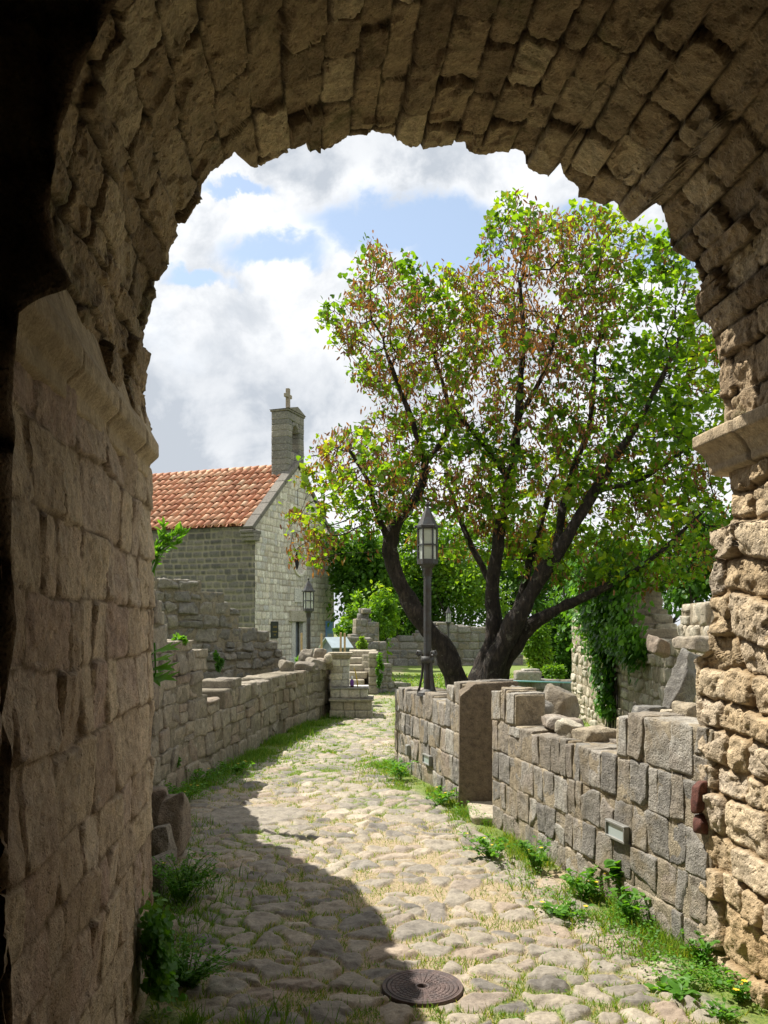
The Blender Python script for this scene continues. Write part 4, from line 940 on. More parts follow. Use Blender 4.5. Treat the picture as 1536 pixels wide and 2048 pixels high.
fr_ = fbox(DF0 + .14, 1.3, -.06, .16, .84, .12, M['marble'], "door_frame"); m2 = MB(); 
fbox(DF1 - .14, 1.05, -.06, .16, 1.09, .12, M['marble'], "door_frame"); fbox(DF0 + .02, .22, -.05, .36, .24, .13, M['marble'], "door_frame")
fbox((DF0 + DF1) / 2, 2.42, .02, .98, .27, .14, M['pale'], "lintel", bev=.03)
dr_ = fbox(DF0 + .48, 1.06, -.34, .19, 1.08, .03, M['door'], "door"); dr2 = fbox(DF1 - .48, 1.06, -.26, .20, 1.08, .03, M['door'], "door")
m2 = MB(); m2.lathe([(.05, -.02), (.08, -.02), (.08, .02), (.05, .02), (.05, -.02)], cp(DF0 + .5, 0, 1.45, -.29), 14); m2.build("handle", M['iron'], dr_)
m2 = MB(); m2.box(cp(DF0 + .62, 0, .95, -.29), (.03, .02, .07), AXC, bev=.006); m2.build("lock", M['iron'], dr_, smooth=False)
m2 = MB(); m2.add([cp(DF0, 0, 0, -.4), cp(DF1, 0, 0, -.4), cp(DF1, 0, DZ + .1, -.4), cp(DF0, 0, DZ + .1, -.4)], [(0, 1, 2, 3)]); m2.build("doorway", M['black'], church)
fbox(4.12, 3.40, .02, .40, .33, .03, M['marble'], "tablet")
pq = thing("plaque", "dark plaque with gilt lines of lettering on the chapel facade", "plaque", cp(1.72, 0, 1.78, .03))
fbox(1.72, 1.78, .03, .34, .38, .015, M['plaque'], "board", pq)
def strokes(f0, z0, hgt, n, seed): # small raised gilt marks as on the plaque, too far to read
    r = random.Random(seed); f = f0
    for k in range(n):
        wd = hgt * .6; m2 = MB()
        m2.box(cp(f + wd / 2, 0, z0, .052), (.012, .004, hgt / 2), AXC)
        if r.random() < .6: m2.box(cp(f + wd / 2 + .02, 0, z0 + r.choice((-.4, 0, .4)) * hgt, .052), (wd / 2 - .02, .004, .010), AXC)
        m2.build("letter", M['gold'], pq, smooth=False); f += wd + .02
strokes(1.54, 1.92, .09, 5, 1); strokes(1.50, 1.70, .055, 8, 2); strokes(1.62, 1.56, .06, 3, 3)
bs = thing("poster", "blue printed banner on the chapel's far facade edge", "poster", cp(7.65, 0, 1.2, .05))
fbox(7.62, 1.45, .04, .42, .75, .02, M['blue'], "sheet", bs); fbox(7.62, 1.42, .065, .30, .14, .004, M['sheet_r'], "print", bs)

# ================================================================== ALTAR PILLAR, STAIRS, BOX, POSTS
ap = thing("stone_pillar", "square stone pillar with moulded cap on stepped base at the path's edge", "pillar", (PX(680, 18), 18, 0))
def yb(mb, x0, x1, z0, z1, y0, y1, bev=.01): mb.box(((x0 + x1) / 2, (y0 + y1) / 2, (z0 + z1) / 2), ((x1 - x0) / 2, (y1 - y0) / 2, (z1 - z0) / 2), rnd=random.random(), bev=bev)
def courses(mb, x0, x1, z0, z1, y0, y1, ch, ln):
    z = z0
    while z < z1 - .01:
        h = min(ch, z1 - z); x = x0
        while x < x1 - .01:
            l = min(random.uniform(*ln), x1 - x); l = l if x1 - x - l > .1 else x1 - x
            add_stone(mb, (x + l / 2, (y0 + y1) / 2, z + h / 2), (l / 2 - .001, (y1 - y0) / 2 + random.uniform(-.006, .006), h / 2 - .001), None, 6, .006, 40, skew=.01); x += l
        z += h
xa, xb, xc = PX(660, 18), PX(697, 18), PX(735, 18); xd = PX(745, 18)
mb = MB(); courses(mb, xa - .01, xd, 0, .17, 17.95, 18.95, .2, (.2, .34)); courses(mb, xa, xd - .02, .17, .37, 18.0, 18.9, .2, (.2, .34)); mb.build("base", M['pale'], ap)
mb = MB(); yb(mb, xa - .02, xd + .02, .37, .42, 17.93, 18.95); courses(mb, xa, xc, .42, .62, 18.12, 18.85, .2, (.16, .3)); yb(mb, xa, xc + .02, .62, .655, 18.08, 18.87); mb.build("step", M['facade'], ap)
mb = MB(); courses(mb, xa, xb, .655, 1.26, 18.2, 18.62, .15, (.14, .3)); mb.build("shaft", M['facade'], ap)
mb = MB(); x_, y_ = (xa + xb) / 2, 18.41; hw = (xb - xa) / 2 * 1.414
mb.lathe([(hw, 1.26), (hw + .03, 1.27), (hw + .05, 1.31), (hw + .10, 1.35), (hw + .10, 1.40), (0, 1.41)], (x_, y_, 0), 4, rot=math.pi / 4); mb.build("cap", M['pale'], ap, smooth=False)
mb = MB(); add_stone(mb, P(656, 1317, 17.9), (.09, .09, .11), None, 8, .01, 2.2, rnd=.95); tag(mb.build("round_stone", M['pale']), "small round pale stone tucked beside the pillar's cap", "stone")
sv = thing("stone_stairs", "short flight of worn stone steps behind the altar pillar", "stairs", (-.9, 24, 0))
for k in range(6):
    mb = MB(); z0 = .02 + .2 * k; xr = PX(722 + 6 * k, 24); 
    add_stone(mb, ((PX(688, 24) + xr) / 2, 24 + .32 * k + .5, z0 + .1), ((xr - PX(688, 24)) / 2, .6, .105), None, 7, .015, 14, rnd=.6, skew=.01); mb.build("step", M['pale'], sv)
mb = MB(); courses(mb, PX(737, 24), PX(756, 24), 0, 1.2, 24.1, 25.9, .26, (.3, .4)); mb.build("side_wall", M['left'], sv)
cb = thing("candle_box", "slate blue metal candle box with pitched sheet roof behind the pillar", "box", (PX(676, 21), 21, 0))
AXB = np.array([[.86, .5, 0], [.5, -.86, 0], [0, 0, 1]])
bcx = np.array([PX(672, 21), 21, 0.]); zlo, zhi = PZ(1312, 21), PZ(1292, 21)
mb = MB(); hw_, hd_ = .27, .24
pb2 = lambda a, b_, z: bcx + AXB[0] * a + AXB[1] * b_ + np.array([0, 0, z])
mb.add([pb2(-hd_, hw_, zlo), pb2(hd_, hw_, zlo), pb2(hd_, -hw_, zlo), pb2(-hd_, -hw_, zlo), pb2(-hd_, hw_, zhi), pb2(hd_, hw_, zhi), pb2(hd_, -hw_, zhi), pb2(-hd_, -hw_, zhi), pb2(-hd_, 0, zhi + .17), pb2(hd_, 0, zhi + .17)],
       [(0, 1, 5, 4), (1, 2, 6, 5), (2, 3, 7, 6), (3, 0, 4, 7)], [(4, 8, 7), (5, 6, 9)]); mb.build("body", M['sheet'], cb, smooth=False)
for sg in (1, -1):
    mb = MB(); mb.add([pb2(a, b_, z) for (a, b_, z) in ((-hd_ - .06, sg * (hw_ + .1), zhi - .05), (hd_ + .06, sg * (hw_ + .1), zhi - .05), (hd_ + .06, 0, zhi + .2), (-hd_ - .06, 0, zhi + .2), (-hd_ - .06, sg * (hw_ + .1), zhi - .03), (hd_ + .06, sg * (hw_ + .1), zhi - .03), (hd_ + .06, 0, zhi + .225), (-hd_ - .06, 0, zhi + .225))], [(0, 1, 2, 3), (7, 6, 5, 4), (0, 4, 5, 1), (1, 5, 6, 2), (3, 7, 4, 0)]); mb.build("roof", M['sheet_r'], cb, smooth=False)
mb = MB()
for a in (-.2, .2):
    for b_ in (-.2, .2): mb.tube([pb2(a, b_, -.05), pb2(a, b_, zlo)], .02, 6)
mb.build("stand", M['sheet'], cb)
def stake(label, px, y0, y1, Y, lean=0):
    mb = MB(); a = P(px, y1 + 30, Y); b_ = P(px + lean, y0, Y); a[2] = 0
    mb.box((a + b_) / 2, (.024, .024, (b_[2] - a[2]) / 2), bev=.004); tag(mb.build("wooden_stake", M['wood'], smooth=False), label, "stake", "pale wooden stakes near the chapel")
stake("pale wooden stake before the chapel door", 603, 1266, 1300, 20.0); stake("pale wooden stake between the lantern post and the candle box", 643, 1267, 1300, 20.0)
stake("pale wooden stake at the candle box, the left of the close pair", 681.5, 1265, 1306, 19.6); stake("pale wooden stake at the candle box, the right of the close pair", 689.5, 1266, 1306, 19.6)
vl = thing("votive_lantern", "small purple votive lantern with white top on the pillar's step", "lantern", (PX(704, 18.2), 18.2, .655)); B = np.array(vl.location)
mb = MB(); mb.lathe([(0, 0), (.035, .0), (.042, .02), (.042, .03)], B, 12); mb.build("foot", M['red'], vl)
mb = MB(); mb.lathe([(.038, .03), (.045, .05), (.04, .13), (.025, .17)], B, 12); mb.build("body", M['purple'], vl)
mb = MB(); mb.lathe([(.025, .17), (.03, .19), (.025, .23), (0, .25)], B, 12); mb.build("lid", M['white'], vl)
mb = MB(); mb.tube([P(716, 1378, 18.25), P(714, 1360, 18.25), P(711, 1345, 18.25), P(708, 1336, 18.25)], [.012, .014, .014, .008], 6); tag(mb.build("taper_candle", M['yellow']), "thin bent yellow taper candle by the purple votive lantern", "candle")

# ================================================================== PLANTS
def rotmats(n, tilt=None, r=rng):
    """random orientations; rows are the local axes"""
    a = r.normal(size=(n, 4)); a /= np.linalg.norm(a, axis=1)[:, None]; w_, x, y, z = a.T
    return np.stack([np.stack([1 - 2 * (y * y + z * z), 2 * (x * y - z * w_), 2 * (x * z + y * w_)], -1), np.stack([2 * (x * y + z * w_), 1 - 2 * (x * x + z * z), 2 * (y * z - x * w_)], -1), np.stack([2 * (x * z - y * w_), 2 * (y * z + x * w_), 1 - 2 * (x * x + y * y)], -1)], 1)
def frames(dirs, ups):
    """local y along dirs, local z near ups"""
    d = dirs / (np.linalg.norm(dirs, axis=1)[:, None] + 1e-9); x = np.cross(d, ups); x /= np.linalg.norm(x, axis=1)[:, None] + 1e-9; z = np.cross(x, d)
    return np.stack([x, d, z], 1)
HEART = (np.array([[0, 0, 0], [.42, -.10, .06], [.56, .25, .10], [.38, .65, .06], [0, 1.0, -.06], [-.38, .65, .06], [-.56, .25, .10], [-.42, -.10, .06], [0, .45, -.02]]), None, [(8, 0, 1), (8, 1, 2), (8, 2, 3), (8, 3, 4), (8, 4, 5), (8, 5, 6), (8, 6, 7), (8, 7, 0)])
POD = (np.array([[0, 0, 0], [.12, .3, .03], [.10, .75, .0], [0, 1, -.03], [-.12, .3, -.03], [-.10, .75, .0]]), None, [(0, 1, 4), (1, 2, 4), (2, 5, 4), (2, 3, 5)])
OVAL = (np.array([[0, 0, 0], [.28, .3, .07], [.24, .7, .05], [0, 1, -.08], [-.24, .7, .05], [-.28, .3, .07], [0, .5, 0]]), None, [(6, 0, 1), (6, 1, 2), (6, 2, 3), (6, 3, 4), (6, 4, 5), (6, 5, 0)])
BLADE = (np.array([[-.5, 0, 0], [.5, 0, 0], [-.38, 0, .5], [.38, 0, .5], [0, .35, 1.0]]), [(0, 1, 3, 2)], [(2, 3, 4)])
def scatter(mb, tpl, pos, Rm, sc, rnd):
    T, Q, Tr = tpl; n = len(pos); k = len(T); sc = np.asarray(sc, float)
    if sc.ndim == 1: sc = np.repeat(sc[:, None], 3, 1)
    V = np.einsum('nki,nij->nkj', T[None] * sc[:, None, :], Rm) + np.asarray(pos)[:, None, :]
    o = (np.arange(n) * k)[:, None, None]
    q = (np.array(Q)[None] + o).reshape(-1, 4) if Q else None; t = (np.array(Tr)[None] + o).reshape(-1, 3) if Tr else None
    mb.add(V.reshape(-1, 3), q, t, rnd=np.repeat(np.asarray(rnd), k))

# ---- the big tree
TY = 14.0
tree = thing("judas_tree", "large spreading tree with heart shaped green leaves and brown seed pods", "tree", (PX(940, TY), TY, 0))
LIMBS = [
 [(938, 1500, 0, 60), (918, 1380, -.1, 46), (885, 1295, -.2, 40), (825, 1218, -.3, 34), (788, 1135, -.3, 31), (779, 1085, -.3, 30), (800, 1035, -.3, 26), (835, 985, -.2, 20), (850, 930, -.2, 15), (830, 860, -.2, 11), (800, 780, -.2, 9), (768, 690, -.2, 6)],
 [(779, 1085, -.3, 16), (752, 1020, -.5, 12), (735, 960, -.7, 9), (700, 900, -.8, 6)],
 [(850, 930, -.2, 12), (900, 850, .2, 10), (890, 780, .3, 8), (860, 690, .4, 6)],
 [(950, 1500, 0, 52), (962, 1360, .1, 42), (985, 1270, .2, 34), (985, 1180, .3, 27), (1000, 1060, .3, 23), (1020, 960, .3, 20), (1032, 880, .2, 18), (1040, 780, .2, 14), (1045, 680, .2, 10), (1040, 560, .2, 6)],
 [(1020, 960, .3, 14), (960, 880, 0, 10), (900, 810, -.3, 8)],
 [(1036, 840, .2, 11), (1090, 740, -.2, 9), (1120, 630, -.4, 6)],
 [(965, 1400, 0, 46), (1012, 1275, -.2, 38), (1080, 1155, -.4, 30), (1130, 1080, -.5, 25), (1180, 1000, -.5, 20), (1230, 920, -.6, 16), (1290, 820, -.6, 12), (1340, 720, -.6, 8)],
 [(1112, 1108, -.45, 18), (1125, 1020, 0, 16), (1150, 930, .3, 13), (1180, 840, .4, 10), (1190, 700, .4, 6)],
 [(985, 1400, .3, 40), (1005, 1330, .1, 36), (1060, 1252, -.1, 25), (1130, 1213, -.4, 19), (1200, 1180, -.7, 15), (1270, 1140, -.9, 11), (1340, 1085, -1.0, 8), (1420, 1010, -1.1, 6)],
 [(985, 1420, .5, 40), (1012, 1310, .7, 25), (1040, 1200, .9, 17), (1070, 1080, 1.2, 13), (1110, 950, 1.4, 9)],
 [(985, 1180, .3, 14), (930, 1060, .8, 10), (900, 980, 1.0, 8)],
 [(1200, 980, -.5, 12), (1280, 960, -.3, 9), (1370, 900, -.3, 6)],
]
def smooth_poly(p, n):
    p = np.array(p, float); t = np.arange(len(p)); tt = np.linspace(0, len(p) - 1, n); out = []
    for x in tt:
        i = min(int(x), len(p) - 2); f = x - i; a = p[max(i - 1, 0)]; b_, c = p[i], p[i + 1]; d = p[min(i + 2, len(p) - 1)]
        out.append(.5 * (2 * b_ + (c - a) * f + (2 * a - 5 * b_ + 4 * c - d) * f * f + (3 * b_ - a - 3 * c + d) * f ** 3))
    return np.array(out)
tr = MB(); nodes = []; par = []; lrad = []
for L_ in LIMBS:
    q = [np.append(P(x, y, TY + dz), r * .5 / F * (TY + dz)) for x, y, dz, r in L_]
    q[0][2] = max(q[0][2], -.1)
    q = [np.append(v[:3], v[3] * 1.04) for v in q]; sp_ = smooth_poly(q, len(q) * 9); pts = sp_[:, :3]; pts[1:] += .025 * np.stack([fbm(pts[1:] * 1.7 + k * 31, 2) for k in range(3)], -1)
    tr.tube(pts, np.maximum(sp_[:, 3], .008) * 1.0, 18 if q[0][3] > .1 else 10, noise=.42, nfreq=4.5)
    for p, r in zip(pts, sp_[:, 3]):
        if p[2] > 2.6: nodes.append(p)
tr.build("trunk", M['bark'], tree)
# crown volumes (photograph position, radii, depth offset, weight)
ELL = [((1090, 580), (165, 165), 0, 1.7, 1.1), ((1020, 450), (50, 45), 0, .8, .5), ((790, 650), (125, 130), -.2, 1.5, .75), ((742, 540), (40, 60), -.2, .5, .25), ((940, 760), (230, 150), 0, 2.0, 1.1), ((1290, 640), (150, 160), .2, 1.8, 1.2), ((1330, 860), (150, 190), 0, 2.2, 1.2), ((1230, 900), (190, 150), .3, 2.0, 1.0), ((1330, 1070), (130, 110), -.5, 1.8, .9), ((735, 950), (120, 110), -.5, 1.4, 1.0), ((900, 960), (170, 90), .2, 1.6, .7), ((1060, 960), (170, 130), .6, 1.8, .8), ((895, 650), (110, 110), .1, 1.2, .7), ((800, 1000), (90, 60), -.9, .5, .4), ((610, 1040), (40, 60), -.8, .5, .4), ((628, 1090), (50, 48), -.8, .5, .45), ((1000, 1080), (180, 60), 1.2, 1.0, .35), ((1200, 1130), (150, 50), -.4, 1.0, .45), ((640, 1010), (55, 95), -.6, .6, .55), ((1180, 480), (90, 60), .1, 1.0, .45), ((680, 640), (40, 60), -.2, .5, .18)]
att = []
for (c, r, dz, ry_, wgt) in ELL:
    n = int(900 * wgt); a = rng.normal(size=(n, 3)); a /= np.linalg.norm(a, axis=1)[:, None]; a *= rng.uniform(.25, 1, n)[:, None] ** .5
    Yc = TY + dz; cc_ = P(c[0], c[1], Yc); att.append(cc_ + a * np.array([r[0] / F * Yc, ry_, r[1] / F * Yc]))
att = np.vstack(att)
nodes = list(np.array(nodes)[::2]); nb = len(nodes); parent = [-1] * nb
NA = np.array(nodes); alive = np.ones(len(att), bool)
D_ = np.linalg.norm(att[:, None] - NA[None], axis=2); near = D_.argmin(1); nd = D_.min(1)
step, kill = .17, .20
for it in range(70):
    m = alive & (nd < 4.0)
    if not m.any(): break
    dirs = att[m] - NA[near[m]]; dirs /= np.linalg.norm(dirs, axis=1)[:, None] + 1e-9
    acc = np.zeros((len(NA), 3)); np.add.at(acc, near[m], dirs); cnt = np.bincount(near[m], minlength=len(NA))
    ii = np.where(cnt > 0)[0]; dv = acc[ii] / (np.linalg.norm(acc[ii], axis=1)[:, None] + 1e-6) + rng.normal(scale=.22, size=(len(ii), 3)) + np.array([0, 0, .03]); dv /= np.linalg.norm(dv, axis=1)[:, None]
    new = NA[ii] + dv * step
    base_i = len(NA); NA = np.vstack([NA, new]); parent += list(ii)
    Dn = np.linalg.norm(att[:, None] - new[None], axis=2); mn = Dn.min(1); am = Dn.argmin(1); better = mn < nd
    near = np.where(better, base_i + am, near); nd = np.where(better, mn, nd); alive &= nd > kill
    if len(NA) > 9000: break
parent = np.array(parent); NN = len(NA); rad = np.zeros(NN)
acc2 = np.zeros(NN); 
for i in range(NN - 1, nb - 1, -1):
    rad[i] = max(.0042, acc2[i] ** (1 / 2.4)); acc2[parent[i]] += rad[i] ** 2.4
rad = np.minimum(rad, .055)
child = np.zeros(NN, int)
for i in range(nb, NN): child[parent[i]] += 1
tw = MB()
E = np.arange(nb, NN); a = NA[parent[E]]; b_ = NA[E]; ra = np.where(parent[E] < nb, rad[E] * 1.1, np.minimum(rad[parent[E]], rad[E] * 1.5)); rb_ = rad[E]
dv = b_ - a; dv /= np.linalg.norm(dv, axis=1)[:, None] + 1e-9; ref = np.where(np.abs(dv[:, 2:3]) < .9, np.array([[0, 0, 1.]]), np.array([[1., 0, 0]])); u_ = np.cross(dv, ref); u_ /= np.linalg.norm(u_, axis=1)[:, None]; w_ = np.cross(dv, u_)
A = np.arange(4) * np.pi / 2; VV = np.concatenate([a[:, None] + ra[:, None, None] * (np.cos(A)[None, :, None] * u_[:, None] + np.sin(A)[None, :, None] * w_[:, None]), b_[:, None] + rb_[:, None, None] * (np.cos(A)[None, :, None] * u_[:, None] + np.sin(A)[None, :, None] * w_[:, None])], 1)
q = np.array([(k, (k + 1) % 4, 4 + (k + 1) % 4, 4 + k) for k in range(4)]); tw.add(VV.reshape(-1, 3), (q[None] + (np.arange(len(E)) * 8)[:, None, None]).reshape(-1, 4)); tw.build("branches", M['bark'], tree)
# leaves near thin twigs
thin = np.where((rad < .02) & (np.arange(NN) >= nb))[0]
tips = np.where((child == 0) & (np.arange(NN) >= nb))[0]
NLf = 28000
ctr = np.concatenate([rng.choice(thin, 2600), rng.choice(tips, 2900)])
src = np.repeat(ctr, rng.integers(3, 10, len(ctr)))
pos = NA[src] + rng.normal(scale=.066, size=(len(src), 3))
pn = .55 * fbm(pos * .75 + 3.1, 3) + .9 * fbm(pos * 1.9 + 1.7, 2) # where pods prevail
pxx = 768 + F * pos[:, 0] / pos[:, 1]; pyy = 1250 - F * (pos[:, 2] - CH) / pos[:, 1]
pp = .24 + 1.25 * np.clip(pn, -1, 1) + .95 * np.exp(-(((pxx - 1060) / 120) ** 2 + ((pyy - 600) / 150) ** 2)) + .45 * np.exp(-(((pxx - 790) / 90) ** 2 + ((pyy - 650) / 110) ** 2)) + .4 * np.exp(-(((pxx - 960) / 150) ** 2 + ((pyy - 780) / 80) ** 2)) + .25 * np.exp(-(((pxx - 720) / 90) ** 2 + ((pyy - 940) / 60) ** 2)) - .5 * sstep(1180, 1300, pxx) * (pyy < 900)
pod = rng.random(len(pos)) < np.clip(pp, .04, .78)
lf = ~pod; n = lf.sum()
dirs = rng.normal(size=(n, 3)) * np.array([1, 1, .6]) + np.array([0, 0, -.35]); ups = rng.normal(size=(n, 3)) * .7 + np.array([0, 0, .8]); Rm = frames(dirs, ups)
mb = MB(); hue = np.clip(.42 + .34 * fbm(pos[lf] * .8 + 9, 2) * 1.6 + rng.normal(scale=.15, size=n), 0, .84); scatter(mb, HEART, pos[lf], Rm, rng.uniform(.05, .105, n) * rng.choice([.8, 1, 1.15], n), hue); mb.build("leaves", M['leaf'], tree)
n = pod.sum(); rep = 2
pp_ = np.repeat(pos[pod], rep, 0) + rng.normal(scale=.05, size=(n * rep, 3)); dirs = rng.normal(size=(n * rep, 3)) * .55 + np.array([0, 0, -1]); Rm = frames(dirs, rng.normal(size=(n * rep, 3)))
sc = rng.uniform(.06, .12, n * rep); mb = MB(); scatter(mb, POD, pp_, Rm, np.stack([sc * 1.15, sc, sc], 1), np.clip(rng.normal(.45, .25, n * rep), 0, 1)); mb.build("seed_pods", M['pod'], tree)

# ---- shrubs and trees behind
def crown_pts(c, r, n, lumps, seed, fill=.35):
    q = np.random.default_rng(seed); P_ = []
    for k in range(lumps):
        d = q.normal(size=3); d /= np.linalg.norm(d); d[2] = d[2] * .9; cen = np.asarray(c) + d * np.asarray(r) * q.uniform(.35, .75); rr = np.asarray(r) * q.uniform(.16, .46) * q.uniform(.8, 1.25, 3)
        m = n // lumps; a = q.normal(size=(m, 3)); a /= np.linalg.norm(a, axis=1)[:, None]; a *= (q.random(m)[:, None] ** fill); P_.append(cen + a * rr)
    return np.vstack(P_)
def bush(label, c, r, n, mat, size, seed, cat="tree", name="tree", group=None, lumps=12, tpl=OVAL, trunk=True):
    c = np.asarray(c, float); root = thing(name, label, cat, (c[0], c[1], 0), group)
    pts = crown_pts(c, r, n, lumps, seed); pts = pts[pts[:, 2] > .02]; n = len(pts); q = np.random.default_rng(seed + 1)
    mb = MB(); d = (pts - c) / np.asarray(r) + q.normal(scale=.7, size=(n, 3)) + np.array([0, 0, -.2]); scatter(mb, tpl, pts, frames(d, q.normal(size=(n, 3)) * .6 + np.array([0, 0, 1])), q.uniform(.7, 1.3, n) * size, np.clip(.45 + .5 * fbm(pts * 1.2, 2) + q.normal(scale=.15, size=n), 0, 1))
    mb.build("crown", M[mat], root)
    if trunk:
        mb = MB()
        for k in range(5):
            e = c + q.normal(size=3) * np.asarray(r) * .45; mb.tube(smooth_poly([(c[0] + q.normal() * .1, c[1], -.1), (c + e) / 2 * (1, 1, .6) + q.normal(size=3) * .1, e], 10), smooth_poly([[.11], [.06], [.012]], 10)[:, 0], 6)
        mb.build("trunk", M['bark'], root)
    return root
TG = "trees and shrubs behind the ruins"
for lab, px, py, Y, rx, rz, mt, sz, n in (
    ("bright green bush beside the chapel's far corner", 738, 1250, 33, 66, 100, 'shrub_l', .17, 5200), ("tall green tree just right of the chapel gable", 725, 1150, 42, 85, 130, 'shrub_m', .26, 6500),
    ("bushy mid green tree behind the masonry stub", 805, 1235, 46, 100, 110, 'shrub_m', .22, 6500), ("light green tree between the big tree's left limb and the lantern post", 850, 1130, 47, 130, 150, 'shrub_l', .25, 9000),
    ("lime green shrub behind the lantern post", 925, 1200, 46, 120, 100, 'shrub_l', .2, 5500), ("mid green tree behind the forked trunks", 1000, 1130, 50, 150, 150, 'shrub_d', .25, 9000),
    ("leafy column of sunlit ivy left of the pale wall", 1075, 1290, 27, 34, 66, 'shrub_l', .11, 4500), ("dark green shrub between the ivy column and pale wall", 1125, 1285, 31, 58, 105, 'shrub_d', .16, 5500),
    ("dense dark tree behind the pale wall", 1260, 1150, 30, 150, 120, 'shrub_d', .2, 7500), ("dark tree behind the sunlit jamb", 1410, 1130, 27, 105, 140, 'shrub_d', .2, 6000),
    ("yellowish shrub in front of the ivy column", 1108, 1345, 25, 26, 26, 'shrub_l', .09, 1500), ("broad green tree filling the gap beyond the forked trunks", 1130, 1150, 52, 150, 150, 'shrub_l', .25, 9000)):
    bush(lab, P(px, py, Y), (rx / F * Y, min(rx / F * Y, 2.2), rz / F * Y), n, mt, sz, int(px), "shrub" if Y < 37 else "tree", "shrub" if Y < 37 else "tree", TG, 46)
# small bushes on the ruins
for lab, px, py, Y, rx, rz, mt, sz, n in (("little green bush growing on the wall above the stairs", 728, 1283, 26.6, 14, 18, 'shrub_l', .1, 500), ("dark creeper hanging beside the stone stairs", 759, 1345, 24.0, 6, 38, 'ivy', .08, 600), ("yellow green tuft above the candle box", 682, 1262, 22, 13, 6, 'shrub_l', .09, 260), ("low green tuft by the chapel door", 598, 1318, 19, 10, 7, 'weed', .07, 200), ("small plant in the face of the stepped ruin", 437, 1322, 16.2, 12, 22, 'ivy', .07, 260), ("green tuft on top of the left wall", 357, 1278, 10.2, 14, 10, 'weed', .06, 240), ("small leafy weed low on the left wall", 348, 1522, 10.0, 10, 14, 'ivy', .05, 160)):
    bush(lab, P(px, py, Y), (rx / F * Y, min(.25, rx / F * Y), rz / F * Y), n, mt, sz, int(px) + 3, "plant", "wall_plant", None, 6, trunk=False)
# ivy on the pale wall
iv = thing("ivy", "dark green ivy spilling down over the pale rubble wall", "ivy", (3.9, 14.5, 0))
n = 6000; t = rng.random(n); s_iv = c3[1] + rng.normal(1.0, 1.0, n); z = 2.15 + rng.normal(0, .42, n) + .35
m2 = rng.random(n) < .24; s_iv = np.where(m2, c3[1] + .95 + rng.normal(0, .22, n), s_iv); z = np.where(m2, rng.uniform(.35, 2.2, n), z)
m3 = rng.random(n) < .2; s_iv = np.where(m3, c3[1] + rng.uniform(1.2, 3.4, n), s_iv); z = np.where(m3, 2.0 - .18 * (s_iv - c3[1] - 1.2) + rng.normal(0, .16, n), z)
pp2 = np.array([R3.pos(np.clip(q_, 0, R3.L)) for q_ in s_iv]); outw = rng.uniform(.02, .5, n) * np.clip(.4 + .6 * (z - .3) / 2, .35, 1)
tn = np.array([R3.tan(np.clip(q_, 0, R3.L)) for q_ in s_iv]); nn = np.stack([tn[:, 1], -tn[:, 0]], 1); pos = np.column_stack([pp2 + nn * outw[:, None], z])
mb = MB(); d = np.column_stack([nn * .4, np.full(n, -.8)]) + rng.normal(scale=.45, size=(n, 3)); up = np.column_stack([nn, np.full(n, .5)]) + rng.normal(scale=.35, size=(n, 3)); scatter(mb, HEART, pos, frames(d, up), rng.uniform(.06, .11, n), np.clip(.45 + .5 * fbm(pos * 1.6, 2) + rng.normal(scale=.2, size=n), 0, 1)); mb.build("foliage", M['ivy'], iv)
mb = MB()
for k in range(7):
    s0 = c3[1] + .6 + .12 * k; q = [];
    for z_ in np.linspace(.05, 2.4, 12):
        p_ = R3.pos(s0 + .12 * math.sin(z_ * 3 + k)); t_ = R3.tan(s0); q.append((p_[0] + t_[1] * .03, p_[1] - t_[0] * .03, z_))
    mb.tube(q, .016, 5)
mb.build("stem", M['bark'], iv)

# ---- weeds
def weed(label, px, py, Y, r, hgt, n, tpl=OVAL, size=.05, mat='weed', stems=8, name="weed_plant", seed=0, flowers=0, ground=True):
    q = np.random.default_rng(seed + int(px)); c = P(px, py, Y)
    if ground: c[2] = 0
    root = thing(name, label, "weed", c)
    st_ = MB(); pos = []; dr = []
    for k in range(stems):
        a = q.uniform(0, 2 * np.pi); rr = r * q.uniform(.3, 1); e = c + np.array([rr * math.cos(a), rr * math.sin(a), hgt * q.uniform(.5, 1)]); md = c + (e - c) * .5 + np.array([0, 0, .15 * hgt]) + q.normal(size=3) * .01
        cur = smooth_poly([c + q.normal(size=3) * np.array([.02, .02, 0]), md, e], 10); st_.tube(cur, np.linspace(.004, .0015, 10), 4)
        m = max(2, n // stems); ix = q.integers(2, 10, m); pos.append(cur[ix] + q.normal(scale=.008, size=(m, 3))); aa = q.uniform(0, 2 * np.pi, m); dr.append(np.stack([np.cos(aa), np.sin(aa), q.uniform(-.2, .7, m)], -1) + (e - c) * .5)
    pos = np.vstack(pos); dr = np.vstack(dr); m = len(pos)
    st_.build("stem", M['weed'], root); mb = MB(); scatter(mb, tpl, pos, frames(dr, q.normal(size=(m, 3)) * .3 + np.array([0, 0, 1])), q.uniform(.6, 1.3, m) * size, np.clip(q.normal(.5, .25, m), 0, 1)); mb.build("leaves", M[mat], root)
    if flowers:
        for fp in pos[q.integers(0, m, flowers)] + np.array([0, 0, .03]):
            mb = MB(); aa = np.arange(6) * np.pi / 3; scatter(mb, OVAL, np.repeat(fp[None], 6, 0), frames(np.stack([np.cos(aa), np.sin(aa), aa * 0 + .3], -1), np.repeat([[0, 0, 1.]], 6, 0)), np.full(6, .02), np.full(6, .5)); mb.build("flower", M['petal'], root)
    return root
def gy(py): return CH * F / (py - 1250)
weed("broad leaved weed standing upright against the right wall below the recessed light", 1245, 1800, 6.0, .10, .46, 46, HEART, .085, stems=5)
